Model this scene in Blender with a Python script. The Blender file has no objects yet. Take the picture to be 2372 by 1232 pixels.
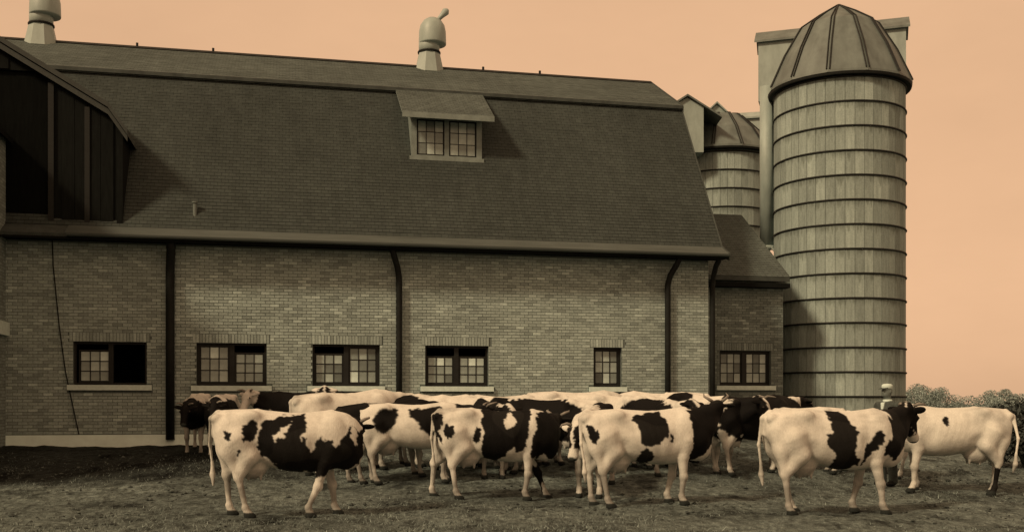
import bpy, math, random
import numpy as np
from mathutils import Vector, Matrix

# ------------------------------------------------------------------ camera, sky, sun, exposure
S = bpy.context.scene
COL = S.collection
R = math.radians
CAM_H, F_PX, CX, HZ = 1.5, 2400.0, 1186.0, 930.0      # eye height, focal length and horizon row of the 2372x1232 photograph
cam = bpy.data.cameras.new('camera'); cam_o = bpy.data.objects.new('camera', cam); COL.objects.link(cam_o)
cam_o.location = (0, 0, CAM_H); cam_o.rotation_euler = (R(90), 0, 0)
cam.sensor_width = 36; cam.lens = 36 * F_PX / 2372; cam.shift_y = (HZ - 616) / 2372
cam.clip_start = 0.1; cam.clip_end = 6000
S.camera = cam_o

SUN_DIR = Vector((-0.74, -0.67, 0.0)).normalized() * math.cos(R(39)); SUN_DIR.z = math.sin(R(39))   # towards the sun
w = bpy.data.worlds.new('World'); S.world = w; w.use_nodes = True
nt = w.node_tree; nt.nodes.clear()
out = nt.nodes.new('ShaderNodeOutputWorld'); bg = nt.nodes.new('ShaderNodeBackground')
sky = nt.nodes.new('ShaderNodeTexSky'); sky.sky_type = 'NISHITA'; sky.sun_disc = False
sky.sun_elevation = R(39); sky.sun_rotation = math.atan2(SUN_DIR.x, SUN_DIR.y)
sky.air_density = 1.0; sky.dust_density = 3.0; sky.ozone_density = 1.0
bw = nt.nodes.new('ShaderNodeRGBToBW'); pw = nt.nodes.new('ShaderNodeMath'); pw.operation = 'POWER'; pw.inputs[1].default_value = 0.10
tint = nt.nodes.new('ShaderNodeVectorMath'); tint.operation = 'SCALE'; tint.inputs[0].default_value = (1.0, 0.605, 0.35)
nt.links.new(sky.outputs[0], bw.inputs[0]); nt.links.new(bw.outputs[0], pw.inputs[0]); 
cn = nt.nodes.new('ShaderNodeTexNoise'); cn.inputs['Scale'].default_value = 2.2; cn.inputs['Detail'].default_value = 5; cn.inputs['Roughness'].default_value = .6
cm = nt.nodes.new('ShaderNodeMapRange'); cm.inputs['From Min'].default_value = .3; cm.inputs['From Max'].default_value = .7; cm.inputs['To Min'].default_value = .93; cm.inputs['To Max'].default_value = 1.07
mu = nt.nodes.new('ShaderNodeMath'); mu.operation = 'MULTIPLY'; tcw = nt.nodes.new('ShaderNodeTexCoord'); mpw = nt.nodes.new('ShaderNodeMapping'); mpw.inputs['Scale'].default_value = (1, 1, 2.5)
nt.links.new(tcw.outputs['Generated'], mpw.inputs[0]); nt.links.new(mpw.outputs[0], cn.inputs['Vector']); nt.links.new(cn.outputs[0], cm.inputs[0]); nt.links.new(cm.outputs[0], mu.inputs[1]); nt.links.new(pw.outputs[0], mu.inputs[0])
nt.links.new(mu.outputs[0], tint.inputs['Scale'])
nt.links.new(tint.outputs[0], bg.inputs[0]); bg.inputs[1].default_value = 0.705
nt.links.new(bg.outputs[0], out.inputs[0])

sl = bpy.data.lights.new('sun', 'SUN'); sl.energy = 3.3; sl.angle = R(8.0); sl.color = (1.0, 0.74, 0.46)
sun_o = bpy.data.objects.new('sun', sl); COL.objects.link(sun_o); sun_o.location = (-20, -15, 30)
sun_o.rotation_euler = (-SUN_DIR).to_track_quat('-Z', 'Y').to_euler()
S.view_settings.view_transform = 'Standard'; S.view_settings.look = 'None'
S.view_settings.exposure = 0.0; S.view_settings.gamma = 1.0; S.view_settings.use_curve_mapping = False

random.seed(7); rng = np.random.default_rng(7)

# ------------------------------------------------------------------ helpers
def ob(name, me, parent=None, mat=None, loc=None, label=None, cat=None, group=None, kind=None):
    o = bpy.data.objects.new(name, me); COL.objects.link(o)
    if parent is not None: o.parent = parent
    if mat is not None and me is not None and not me.materials: me.materials.append(mat)
    if loc is not None: o.location = loc
    for k, v in (('label', label), ('category', cat), ('group', group), ('kind', kind)):
        if v: o[k] = v
    return o

def mesh(name, V, Fc, smooth=False):
    me = bpy.data.meshes.new(name); me.from_pydata([tuple(map(float, v)) for v in V], [], [tuple(int(i) for i in f) for f in Fc])
    if smooth: me.polygons.foreach_set('use_smooth', [True] * len(me.polygons))
    me.update(); return me

def mesh_np(name, V, Q, smooth=False):
    """fast mesh from arrays; every face has the same number of corners"""
    V = np.asarray(V, np.float32); Q = np.asarray(Q, np.int32); n = Q.shape[1]
    me = bpy.data.meshes.new(name); me.vertices.add(len(V)); me.vertices.foreach_set('co', V.ravel())
    me.loops.add(Q.size); me.loops.foreach_set('vertex_index', Q.ravel())
    me.polygons.add(len(Q)); me.polygons.foreach_set('loop_start', np.arange(0, Q.size, n, dtype=np.int32))
    me.polygons.foreach_set('loop_total', np.full(len(Q), n, np.int32))
    me.polygons.foreach_set('use_smooth', np.full(len(Q), smooth, bool))
    me.update(calc_edges=True); me.validate(); return me

class MB:
    """collects boxes, prisms and tubes into one mesh"""
    def __init__(s): s.V = []; s.F = []
    def add(s, V, Fc):
        n = len(s.V); s.V += [tuple(v) for v in V]; s.F += [tuple(i + n for i in f) for f in Fc]; return s
    def box(s, x0, x1, y0, y1, z0, z1):
        return s.add([(x0,y0,z0),(x1,y0,z0),(x1,y1,z0),(x0,y1,z0),(x0,y0,z1),(x1,y0,z1),(x1,y1,z1),(x0,y1,z1)],
                     [(0,3,2,1),(4,5,6,7),(0,1,5,4),(1,2,6,5),(2,3,7,6),(3,0,4,7)])
    def loft(s, rings, close=True, caps=True):
        n = len(rings[0]); V = [p for r in rings for p in r]; Fc = []
        for i in range(len(rings) - 1):
            for j in range(n if close else n - 1):
                k = (j + 1) % n
                Fc.append((i*n+j, i*n+k, (i+1)*n+k, (i+1)*n+j))
        if caps and close:
            Fc.append(tuple(reversed(range(n)))); Fc.append(tuple(range((len(rings)-1)*n, len(rings)*n)))
        return s.add(V, Fc)
    def tube(s, pts, rad, n=8):
        pts = [Vector(p) for p in pts]; rad = rad if isinstance(rad, (list, tuple)) else [rad] * len(pts); rings = []
        for i, p in enumerate(pts):
            d = (pts[min(i+1, len(pts)-1)] - pts[max(i-1, 0)]).normalized()
            a = d.orthogonal().normalized() if i == 0 else (a - d * a.dot(d)).normalized()
            b = d.cross(a)
            rings.append([tuple(p + (a*math.cos(t) + b*math.sin(t)) * rad[i]) for t in [2*math.pi*j/n for j in range(n)]])
        return s.loft(rings)
    def lathe(s, prof, n=16, c=(0, 0)):
        return s.loft([[(c[0] + r*math.cos(2*math.pi*j/n), c[1] + r*math.sin(2*math.pi*j/n), z) for j in range(n)] for r, z in prof])
    def prism(s, poly, axis, a, b):
        """poly of (p,q) pushed along axis: 'u' -> (t,p,q), 'v' -> (p,t,q)"""
        f = (lambda p, t: (t, p[0], p[1])) if axis == 'u' else (lambda p, t: (p[0], t, p[1]))
        return s.loft([[f(p, a) for p in poly], [f(p, b) for p in poly]])
    def slab(s, A, B, th, u0, u1):
        """roof slab from (v,z) A to B, extruded along u, thickness downwards"""
        return s.prism([(A[0], A[1]), (B[0], B[1]), (B[0], B[1] - th), (A[0], A[1] - th)], 'u', u0, u1)
    def mesh(s, name, smooth=False):
        me = mesh(name, s.V, s.F, smooth); bmn = __import__('bmesh').new(); bmn.from_mesh(me)
        __import__('bmesh').ops.recalc_face_normals(bmn, faces=bmn.faces); bmn.to_mesh(me); bmn.free(); return me
    def build(s, name, mat, parent=None, smooth=False, **k): return ob(name, s.mesh(name, smooth), parent, mat, **k)

def nz(P, f, seed=0):
    """cheap smooth 3D noise, about -1..1, on an (n,3) array"""
    r = np.random.default_rng(seed); v = np.zeros(len(P))
    for _ in range(6):
        d = r.normal(size=3); d /= np.linalg.norm(d)
        v += np.sin(P @ d * f * r.uniform(.7, 1.5) + r.uniform(0, 6.28) + 1.3*np.sin(P @ r.normal(size=3) * f * .6 + r.uniform(0, 6.28)))
    return v / 3.2

# ------------------------------------------------------------------ materials
def M(name): 
    m = bpy.data.materials.new(name); m.use_nodes = True; return m, m.node_tree, m.node_tree.nodes['Principled BSDF']
def tone(v, k=(0.90, 1.12, 1.08)): return (v*k[0], v*k[1], v*k[2], 1)
def ramp(t, stops):
    r = t.nodes.new('ShaderNodeValToRGB'); e = r.color_ramp.elements
    while len(e) < len(stops): e.new(0.5)
    for q, (p, c) in zip(e, stops): q.position = p; q.color = c if not isinstance(c, float) else tone(c)
    return r
def noise(t, scale, detail=4, rough=.55, vec=None, stretch=None):
    n = t.nodes.new('ShaderNodeTexNoise'); n.inputs['Scale'].default_value = scale; n.inputs['Detail'].default_value = detail; n.inputs['Roughness'].default_value = rough
    tc = t.nodes.new('ShaderNodeTexCoord'); src = tc.outputs['Object'] if vec is None else vec
    if stretch:
        mp = t.nodes.new('ShaderNodeMapping'); mp.inputs['Scale'].default_value = stretch; t.links.new(src, mp.inputs[0]); src = mp.outputs[0]
    t.links.new(src, n.inputs['Vector']); return n
def bump(t, b, h, strength=.4, dist=.01):
    bp = t.nodes.new('ShaderNodeBump'); bp.inputs['Strength'].default_value = strength; bp.inputs['Distance'].default_value = dist
    t.links.new(h, bp.inputs['Height']); t.links.new(bp.outputs[0], b.inputs['Normal'])
def mixc(t, f, a, b, mode='MIX'):
    n = t.nodes.new('ShaderNodeMix'); n.data_type = 'RGBA'; n.blend_type = mode
    for i, x in ((0, f), (6, a), (7, b)):
        if hasattr(x, 'links'): t.links.new(x, n.inputs[i])
        else: n.inputs[i].default_value = x
    return n.outputs[2]
def plain(name, v, rough=.8, scale=6., var=.25, spec=.3, bmp=.2, stretch=None, k=(.90, 1.12, 1.08)):
    m, t, b = M(name); n = noise(t, scale, 5, .6, stretch=stretch)
    r = ramp(t, [(.3, tone(v*(1-var), k)), (.7, tone(v*(1+var), k))]); t.links.new(n.outputs[0], r.inputs[0]); t.links.new(r.outputs[0], b.inputs['Base Color'])
    b.inputs['Roughness'].default_value = rough; b.inputs['Specular IOR Level'].default_value = spec
    if bmp: bump(t, b, n.outputs[0], bmp, .01)
    return m

def brick_mat(name, use_attr, lo=.27, hi=.49):
    m, t, b = M(name)
    if use_attr: a = t.nodes.new('ShaderNodeAttribute'); a.attribute_name = 'rnd'; rv = a.outputs['Fac']
    else: a = t.nodes.new('ShaderNodeObjectInfo'); rv = a.outputs['Random']
    r = ramp(t, [(0, tone(lo*.85)), (.2, tone(lo*1.1)), (.78, tone(lo*1.35)), (.92, tone((lo+hi)*.5)), (1, tone(hi))]); t.links.new(rv, r.inputs[0])
    geo = t.nodes.new('ShaderNodeNewGeometry')
    n = noise(t, 30, 3, .6, vec=geo.outputs['Position']); big = noise(t, .5, 4, .6, vec=geo.outputs['Position'])
    c = mixc(t, .5, r.outputs[0], ramp_out(t, n, .6, 1.3), 'MULTIPLY')
    c = mixc(t, 1.0, c, ramp_out(t, big, .84, 1.1), 'MULTIPLY')
    t.links.new(c, b.inputs['Base Color']); b.inputs['Roughness'].default_value = .85; b.inputs['Specular IOR Level'].default_value = .2
    bump(t, b, n.outputs[0], .4, .004); return m
def ramp_out(t, n, a, c):
    r = ramp(t, [(.3, (a, a, a, 1)), (.7, (c, c, c, 1))]); t.links.new(n.outputs[0], r.inputs[0]); return r.outputs[0]

MAT = {}
def far_brick_mat():
    m, t, b = M('far_brick'); tc = t.nodes.new('ShaderNodeTexCoord'); sx = t.nodes.new('ShaderNodeSeparateXYZ'); cb = t.nodes.new('ShaderNodeCombineXYZ'); ad = t.nodes.new('ShaderNodeMath'); ad.operation = 'ADD'
    t.links.new(tc.outputs['Object'], sx.inputs[0]); t.links.new(sx.outputs[0], ad.inputs[0]); t.links.new(sx.outputs[1], ad.inputs[1]); t.links.new(ad.outputs[0], cb.inputs[0]); t.links.new(sx.outputs[2], cb.inputs[1])
    bt = t.nodes.new('ShaderNodeTexBrick'); bt.inputs['Scale'].default_value = 1; bt.inputs['Brick Width'].default_value = .214; bt.inputs['Row Height'].default_value = .073; bt.inputs['Mortar Size'].default_value = .006
    bt.inputs['Color1'].default_value = tone(.15); bt.inputs['Color2'].default_value = tone(.26); bt.inputs['Mortar'].default_value = tone(.09); t.links.new(cb.outputs[0], bt.inputs['Vector'])
    t.links.new(bt.outputs['Color'], b.inputs['Base Color']); b.inputs['Roughness'].default_value = .9; bump(t, b, bt.outputs['Fac'], -.5, .01); return m
MAT['far_brick'] = far_brick_mat()
MAT['brick'] = brick_mat('brick', False); MAT['brickwork'] = brick_mat('brickwork', True)
MAT['shaded_brick'] = brick_mat('shaded_brick', False, .15, .30); MAT['shaded_brickwork'] = brick_mat('shaded_brickwork', True, .15, .30)  # darker copy for the feed room; the barn's shade put into the brick colour
MAT['mortar'] = plain('mortar', .12, .95, 12)
MAT['stone'] = plain('stone', .58, .8, 9, .12)
MAT['limewash'] = plain('limewash', .84, .8, 3, .1)
MAT['dark_wood'] = plain('dark_wood', .007, .85, 3, .3, spec=.08, stretch=(8, 8, 1))
MAT['near_black'] = plain('near_black', .004, .9, 3, .3, spec=.05, stretch=(8, 8, 1))  # near-black standing for the unlit loft
MAT['trim_wood'] = plain('trim_wood', .009, .7, 5, .25, stretch=(1, 1, 6))
MAT['cream_wood'] = plain('cream_wood', .18, .6, 5, .2)
MAT['rake_paint'] = plain('rake_paint', .035, .6, 5, .2)
MAT['slate_metal'] = plain('slate_metal', .115, .55, 2.5, .3, spec=.4, stretch=(1, 1, .4))
MAT['old_tin'] = plain('old_tin', .27, .55, 3, .2, spec=.4, stretch=(1, 1, .4))
MAT['flashing'] = plain('flashing', .068, .6, 3, .2, stretch=(.3, 1, 1))
MAT['frame'] = plain('frame', .010, .6, 5, .3)
MAT['iron'] = plain('iron', .010, .7, 8, .3, spec=.2)
MAT['zinc'] = plain('zinc', .29, .5, 3, .15, spec=.5, stretch=(1, 1, .4))
MAT['galv'] = plain('galv', .24, .45, 2.5, .25, spec=.5, stretch=(1, 1, .3))
MAT['hoop'] = plain('hoop', .012, .7, 8, .3)
MAT['skin'] = plain('skin', .13, .6, 8, .1)
MAT['cloth_dark'] = plain('cloth_dark', .05, .9, 20, .3)
MAT['cloth_white'] = plain('cloth_white', .55, .9, 20, .1)
MAT['horn'] = plain('horn', .16, .5, 8, .3, k=(1.05, 1, .9))
MAT['lumber'] = plain('lumber', .05, .9, 4, .3)

def shingle_mat(name, g):
    m, t, b = M(name); uv = t.nodes.new('ShaderNodeUVMap'); uv.uv_map = 'UVMap'
    bt = t.nodes.new('ShaderNodeTexBrick'); bt.inputs['Scale'].default_value = 1; bt.inputs['Brick Width'].default_value = .17; bt.inputs['Row Height'].default_value = .11
    bt.inputs['Mortar Size'].default_value = .006; bt.inputs['Color1'].default_value = (.85, .85, .85, 1); bt.inputs['Color2'].default_value = (1.12, 1.12, 1.12, 1); bt.inputs['Mortar'].default_value = (.35, .35, .35, 1)
    t.links.new(uv.outputs[0], bt.inputs['Vector'])
    n = noise(t, .35, 6, .6); n2 = noise(t, 1.6, 5, .65, stretch=(3, .6, .6))
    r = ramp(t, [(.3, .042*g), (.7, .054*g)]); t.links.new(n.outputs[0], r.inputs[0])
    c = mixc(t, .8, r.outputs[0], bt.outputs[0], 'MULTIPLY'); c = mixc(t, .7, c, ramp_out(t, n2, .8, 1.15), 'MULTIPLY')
    t.links.new(c, b.inputs['Base Color']); b.inputs['Roughness'].default_value = .9; b.inputs['Specular IOR Level'].default_value = .12
    bump(t, b, bt.outputs['Fac'], .3, .01); return m
MAT['shingles'] = shingle_mat('shingles', 1.0); MAT['pale_shingles'] = shingle_mat('pale_shingles', 2.0)  # paler shingle tone for upper slope, dormer and feed room roof

def stave_mat(name, attr):
    m, t, b = M(name)
    if attr: a = t.nodes.new('ShaderNodeAttribute'); a.attribute_name = 'rnd'; rv = a.outputs['Fac']
    else: a = t.nodes.new('ShaderNodeObjectInfo'); rv = a.outputs['Random']
    r = ramp(t, [(0, tone(.22)), (.5, tone(.26)), (1, tone(.33))]); t.links.new(rv, r.inputs[0])
    geo = t.nodes.new('ShaderNodeNewGeometry')
    st = noise(t, 2.2, 6, .65, vec=geo.outputs['Position'], stretch=(5, 5, .5)); gr = noise(t, 25, 3, .6, vec=geo.outputs['Position'])
    uv = t.nodes.new('ShaderNodeUVMap'); uv.uv_map = 'UVMap'; sx = t.nodes.new('ShaderNodeSeparateXYZ'); t.links.new(uv.outputs[0], sx.inputs[0])
    # rust and wet running down from the hoop at the top of each stave
    ad = t.nodes.new('ShaderNodeMath'); ad.operation = 'ADD'; t.links.new(sx.outputs[1], ad.inputs[0])
    ml = t.nodes.new('ShaderNodeMath'); ml.operation = 'MULTIPLY_ADD'; ml.inputs[1].default_value = 1.7; ml.inputs[2].default_value = -.85; t.links.new(st.outputs[0], ml.inputs[0]); t.links.new(ml.outputs[0], ad.inputs[1])
    dr = ramp(t, [(.72, (1, 1, 1, 1)), (1.0, (.55, .55, .53, 1))]); t.links.new(ad.outputs[0], dr.inputs[0])
    c = mixc(t, 1.0, r.outputs[0], dr.outputs[0], 'MULTIPLY'); c = mixc(t, .8, c, ramp_out(t, st, .72, 1.25), 'MULTIPLY'); c = mixc(t, .5, c, ramp_out(t, gr, .7, 1.25), 'MULTIPLY')
    t.links.new(c, b.inputs['Base Color']); b.inputs['Roughness'].default_value = .9; b.inputs['Specular IOR Level'].default_value = .2
    bump(t, b, gr.outputs[0], .3, .004); return m
MAT['stave'] = stave_mat('stave', False); MAT['staves'] = stave_mat('staves', True)

def pane_mat():
    m, t, b = M('dusty_sky_glass'); a = t.nodes.new('ShaderNodeObjectInfo')
    r = ramp(t, [(0, .10), (.2, .22), (.6, .32), (.9, .42), (1, .68)]); t.links.new(a.outputs['Random'], r.inputs[0])  # random grey per pane: dust and sky reflections put into the colour
    n = noise(t, 4, 4, .6); c = mixc(t, .6, r.outputs[0], ramp_out(t, n, .6, 1.3), 'MULTIPLY')
    t.links.new(c, b.inputs['Base Color']); b.inputs['Roughness'].default_value = .18; b.inputs['Specular IOR Level'].default_value = .35; return m
MAT['pane'] = pane_mat()

def coat_mat():
    m, t, b = M('cow_hide'); a = t.nodes.new('ShaderNodeAttribute'); a.attribute_name = 'coat'
    n = noise(t, 60, 3, .6, stretch=(1, 1, .4)); n2 = noise(t, 7, 4, .6)
    c = mixc(t, .25, a.outputs['Color'], ramp_out(t, n, .6, 1.3), 'MULTIPLY'); c = mixc(t, .35, c, ramp_out(t, n2, .75, 1.15), 'MULTIPLY')
    t.links.new(c, b.inputs['Base Color']); b.inputs['Roughness'].default_value = .75; b.inputs['Specular IOR Level'].default_value = .10
    bump(t, b, n.outputs[0], .5, .012); return m
MAT['hide'] = coat_mat()
m, t, b = M('eye'); b.inputs['Base Color'].default_value = (.01, .008, .006, 1); b.inputs['Roughness'].default_value = .1; MAT['eye'] = m

def ground_mat():
    m, t, b = M('trodden_pasture'); geo = t.nodes.new('ShaderNodeNewGeometry'); P = geo.outputs['Position']
    a = noise(t, .35, 6, .6, vec=P); g = noise(t, 9, 6, .7, vec=P, stretch=(1, .6, 1)); f = noise(t, 55, 4, .7, vec=P)
    r = ramp(t, [(.30, .034), (.5, .085), (.72, .17)]); t.links.new(g.outputs[0], r.inputs[0])
    c = mixc(t, .9, r.outputs[0], ramp_out(t, f, .45, 1.7), 'MULTIPLY'); c = mixc(t, .9, c, ramp_out(t, a, .5, 1.5), 'MULTIPLY')
    pt = noise(t, 1.5, 5, .6, vec=P, stretch=(1, .55, 1)); pr = ramp(t, [(.34, (.28, .28, .28, 1)), (.47, (1.15, 1.15, 1.15, 1))]); t.links.new(pt.outputs[0], pr.inputs[0]); c = mixc(t, 1.0, c, pr.outputs[0], 'MULTIPLY')   # dung and wet patches
    sp = t.nodes.new('ShaderNodeSeparateXYZ'); t.links.new(P, sp.inputs[0])          # darker ground along the left part of the wall
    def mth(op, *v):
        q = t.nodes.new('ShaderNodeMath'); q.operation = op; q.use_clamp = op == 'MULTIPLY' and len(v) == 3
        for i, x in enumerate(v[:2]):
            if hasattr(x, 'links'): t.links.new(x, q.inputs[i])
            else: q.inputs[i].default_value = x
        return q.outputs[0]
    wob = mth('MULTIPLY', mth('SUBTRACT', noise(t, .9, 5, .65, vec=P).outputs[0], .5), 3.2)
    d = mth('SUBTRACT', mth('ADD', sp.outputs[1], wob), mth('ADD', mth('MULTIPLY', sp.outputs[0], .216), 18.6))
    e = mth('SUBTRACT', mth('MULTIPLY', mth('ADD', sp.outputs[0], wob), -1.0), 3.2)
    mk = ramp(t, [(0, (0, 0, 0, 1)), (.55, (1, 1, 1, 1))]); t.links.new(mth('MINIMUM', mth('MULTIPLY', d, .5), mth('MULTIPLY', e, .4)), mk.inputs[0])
    dark_ground = mixc(t, 1.0, c, (.22, .22, .22, 1), 'MULTIPLY'); c = mixc(t, mk.outputs[0], c, dark_ground)
    t.links.new(c, b.inputs['Base Color']); b.inputs['Roughness'].default_value = .95; b.inputs['Specular IOR Level'].default_value = .1
    vo = t.nodes.new('ShaderNodeTexVoronoi'); vo.feature = 'SMOOTH_F1'; vo.inputs['Scale'].default_value = 5.5; t.links.new(P, vo.inputs['Vector'])   # hoof prints
    bump(t, b, mth('ADD', mth('MULTIPLY', vo.outputs['Distance'], .8), g.outputs[0]), 1.0, .08); return m
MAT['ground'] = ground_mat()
def leaf_mat(name, v):
    m, t, b = M(name); a = t.nodes.new('ShaderNodeAttribute'); a.attribute_name = 'rnd'
    r = ramp(t, [(0, v*.55), (.6, v), (1, v*1.7)]); t.links.new(a.outputs['Fac'], r.inputs[0]); t.links.new(r.outputs[0], b.inputs['Base Color'])
    b.inputs['Roughness'].default_value = .8; b.inputs['Specular IOR Level'].default_value = .15; return m
MAT['leaf'] = leaf_mat('leaf', .25); MAT['bush'] = leaf_mat('bush', .045); MAT['grass'] = leaf_mat('grass', .15)  # leaf: distance haze put into the pale colour of the far woods

# ------------------------------------------------------------------ ground
def sm(t): t = np.clip(t, 0, 1); return t*t*(3-2*t)
def gz(x, y):
    x = np.asarray(x, float); y = np.asarray(y, float)
    z = .48*sm((y-15.5)/7.0)*(1-.5*sm((x-5)/6)) - 5.3*sm((y-34)/110)
    return z + .015*np.sin(x*1.7+.6*y)+.012*np.sin(y*2.3-x*.9) + .006*np.sin(x*6.1+y*3.3)
def ray(px, py):
    """the point of the ground seen at a spot of the photograph"""
    a, b = (px-CX)/F_PX, (HZ-py)/F_PX; Y = np.linspace(9, 60, 6000); d = CAM_H + b*Y - gz(a*Y, Y); i = int(np.argmax(d < 0))
    return a*Y[i], Y[i]
def build_ground():
    def axis(lo, hi, d, far0, far1, n):
        k = np.geomspace(1, 60, n); k = (k-1)/59
        return np.concatenate([(lo - (lo-far0)*k[::-1])[:-1], np.arange(lo, hi, d), hi + (far1-hi)*k])
    xs = axis(-13, 13, .075, -1800, 1800, 26); ys = axis(10.2, 25, .075, -60, 2500, 30)
    X, Y = np.meshgrid(xs, ys); P = np.stack([X.ravel(), Y.ravel(), gz(X, Y).ravel()], 1)
    near = (np.abs(P[:, 0]) < 15) & (P[:, 1] > 8) & (P[:, 1] < 27)
    P[near, 2] += .014*nz(P[near]*[1, 1, 0], 7, 1) + .012*nz(P[near]*[1, 1, 0], 21, 2) - .006
    nx, ny = len(xs), len(ys); i = np.arange(nx*ny).reshape(ny, nx)
    Q = np.stack([i[:-1, :-1], i[:-1, 1:], i[1:, 1:], i[1:, :-1]], -1).reshape(-1, 4)
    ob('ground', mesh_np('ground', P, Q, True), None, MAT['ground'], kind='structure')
build_ground()

# ------------------------------------------------------------------ barn (built in its own frame: u along the wall, v into the barn, z up)
TH = R(12.2); C_, S_ = math.cos(TH), math.sin(TH); WALL_Y = 25.9
def frame_empty(name, label, cat):
    o = ob(name, None, label=label, cat=cat); o.location = (0, WALL_Y, 0); o.rotation_euler = (0, 0, TH); return o
def add_rnd(me, vals):
    a = me.attributes.new('rnd', 'FLOAT', 'FACE'); a.data.foreach_set('value', np.asarray(vals, np.float32))
def quads_wall(mb, u0, u1, z0, z1, holes, v, depth):
    us = sorted({u0, u1, *[h[0] for h in holes], *[h[1] for h in holes]}); zs = sorted({z0, z1, *[h[2] for h in holes], *[h[3] for h in holes]})
    for a, b in zip(us, us[1:]):
        for c, d in zip(zs, zs[1:]):
            if any(h[0] <= a and b <= h[1] and h[2] <= c and d <= h[3] for h in holes): continue
            mb.box(a, b, v, v+depth, c, d)

BR_L, BR_H, JO = .203, .062, .011
def brick_mesh(n, m_, *b): q = MB().box(*b).mesh(n); q.materials.append(MAT[m_]); return q
std_brick = MB().box(-BR_L/2, BR_L/2, -.014, .03, -BR_H/2, BR_H/2).mesh('brick')
sold_brick = MB().box(-BR_H/2, BR_H/2, -.016, .03, -BR_L/2, BR_L/2).mesh('soldier_brick')
for q in (std_brick, sold_brick): q.materials.append(MAT['brick'])
shaded_std = brick_mesh('brick', 'shaded_brick', -BR_L/2, BR_L/2, -.014, .03, -BR_H/2, BR_H/2); shaded_sold = brick_mesh('soldier_brick', 'shaded_brick', -BR_H/2, BR_H/2, -.016, .03, -BR_L/2, BR_L/2)
def lay_bricks(parent, u0, u1, z0, z1, holes, v, n_single, shaded=False, key=None):
    """courses of bricks proud of the mortar; full bricks are objects up to n_single, the rest one joined part"""
    full, V, Q, rv = [], [], [], []
    def put(a, b, c, d):
        n = len(V); o = rng.uniform(-.003, .003); f = v-.014+o; k = v+.01
        V.extend([(a,f,c),(b,f,c),(b,f,d),(a,f,d),(a,k,c),(b,k,c),(b,k,d),(a,k,d)])
        Q.extend([(n,n+1,n+2,n+3),(n+1,n+5,n+6,n+2),(n+5,n+4,n+7,n+6),(n+4,n,n+3,n+7),(n+3,n+2,n+6,n+7),(n+4,n+5,n+1,n)]); rv.extend([rng.random()]*6)
    blocks = []; sold = []
    for h in holes:                                    # soldier course over each opening, sill stone below
        blocks.append((h[0]-.13, h[1]+.13, h[2]-.13, h[2]))
        blocks.append((h[0]-.08, h[1]+.08, h[3], h[3]+BR_L+JO))
        x = h[0]-.08+BR_H/2
        while x < h[1]+.08-BR_H/2: sold.append((x, h[3]+BR_L/2+.004)); x += BR_H+JO
        blocks[-1] = (h[0]-.08, h[1]+.08, h[3], h[3]+BR_L+JO)
        if len(h) > 4: blocks.append(h[:4])
    row = 0; z = z0
    while z + BR_H <= z1:
        x = u0 - (row % 2)*(BR_L+JO)/2
        while x < u1:
            segs = [(max(x, u0), min(x+BR_L, u1))]
            for bl in blocks:
                if bl[2] < z+BR_H-.002 and bl[3] > z+.002:
                    ns = []
                    for a, b in segs:
                        if bl[1] <= a or bl[0] >= b: ns.append((a, b)); continue
                        if bl[0] > a: ns.append((a, bl[0]-.004))
                        if bl[1] < b: ns.append((bl[1]+.004, b))
                    segs = ns
            for a, b in segs:
                if b-a < .03: continue
                if b-a > BR_L-.001: full.append(((a+b)/2, z+BR_H/2))
                else: put(a, b, z, z+BR_H)
            x += BR_L+JO
        z += BR_H+JO; row += 1
    key = key or (lambda p: p[0])
    singles = [(p, shaded_sold if shaded else sold_brick) for p in sold][:n_single]; full.sort(key=key)
    k = n_single - len(singles); singles += [(p, shaded_std if shaded else std_brick) for p in full[:k]]
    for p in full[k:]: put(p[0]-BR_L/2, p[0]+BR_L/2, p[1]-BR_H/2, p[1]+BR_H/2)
    for p, me in singles:
        o = ob('brick', me, parent); o.location = (p[0], v+rng.uniform(-.003, .003), p[1]); o.rotation_euler = (0, rng.uniform(-.006, .006), 0)
    me = mesh_np('brickwork', V, Q); add_rnd(me, rv); me.materials.append(MAT['shaded_brickwork' if shaded else 'brickwork'])
    ob('brickwork', me, parent, kind='stuff')

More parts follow.
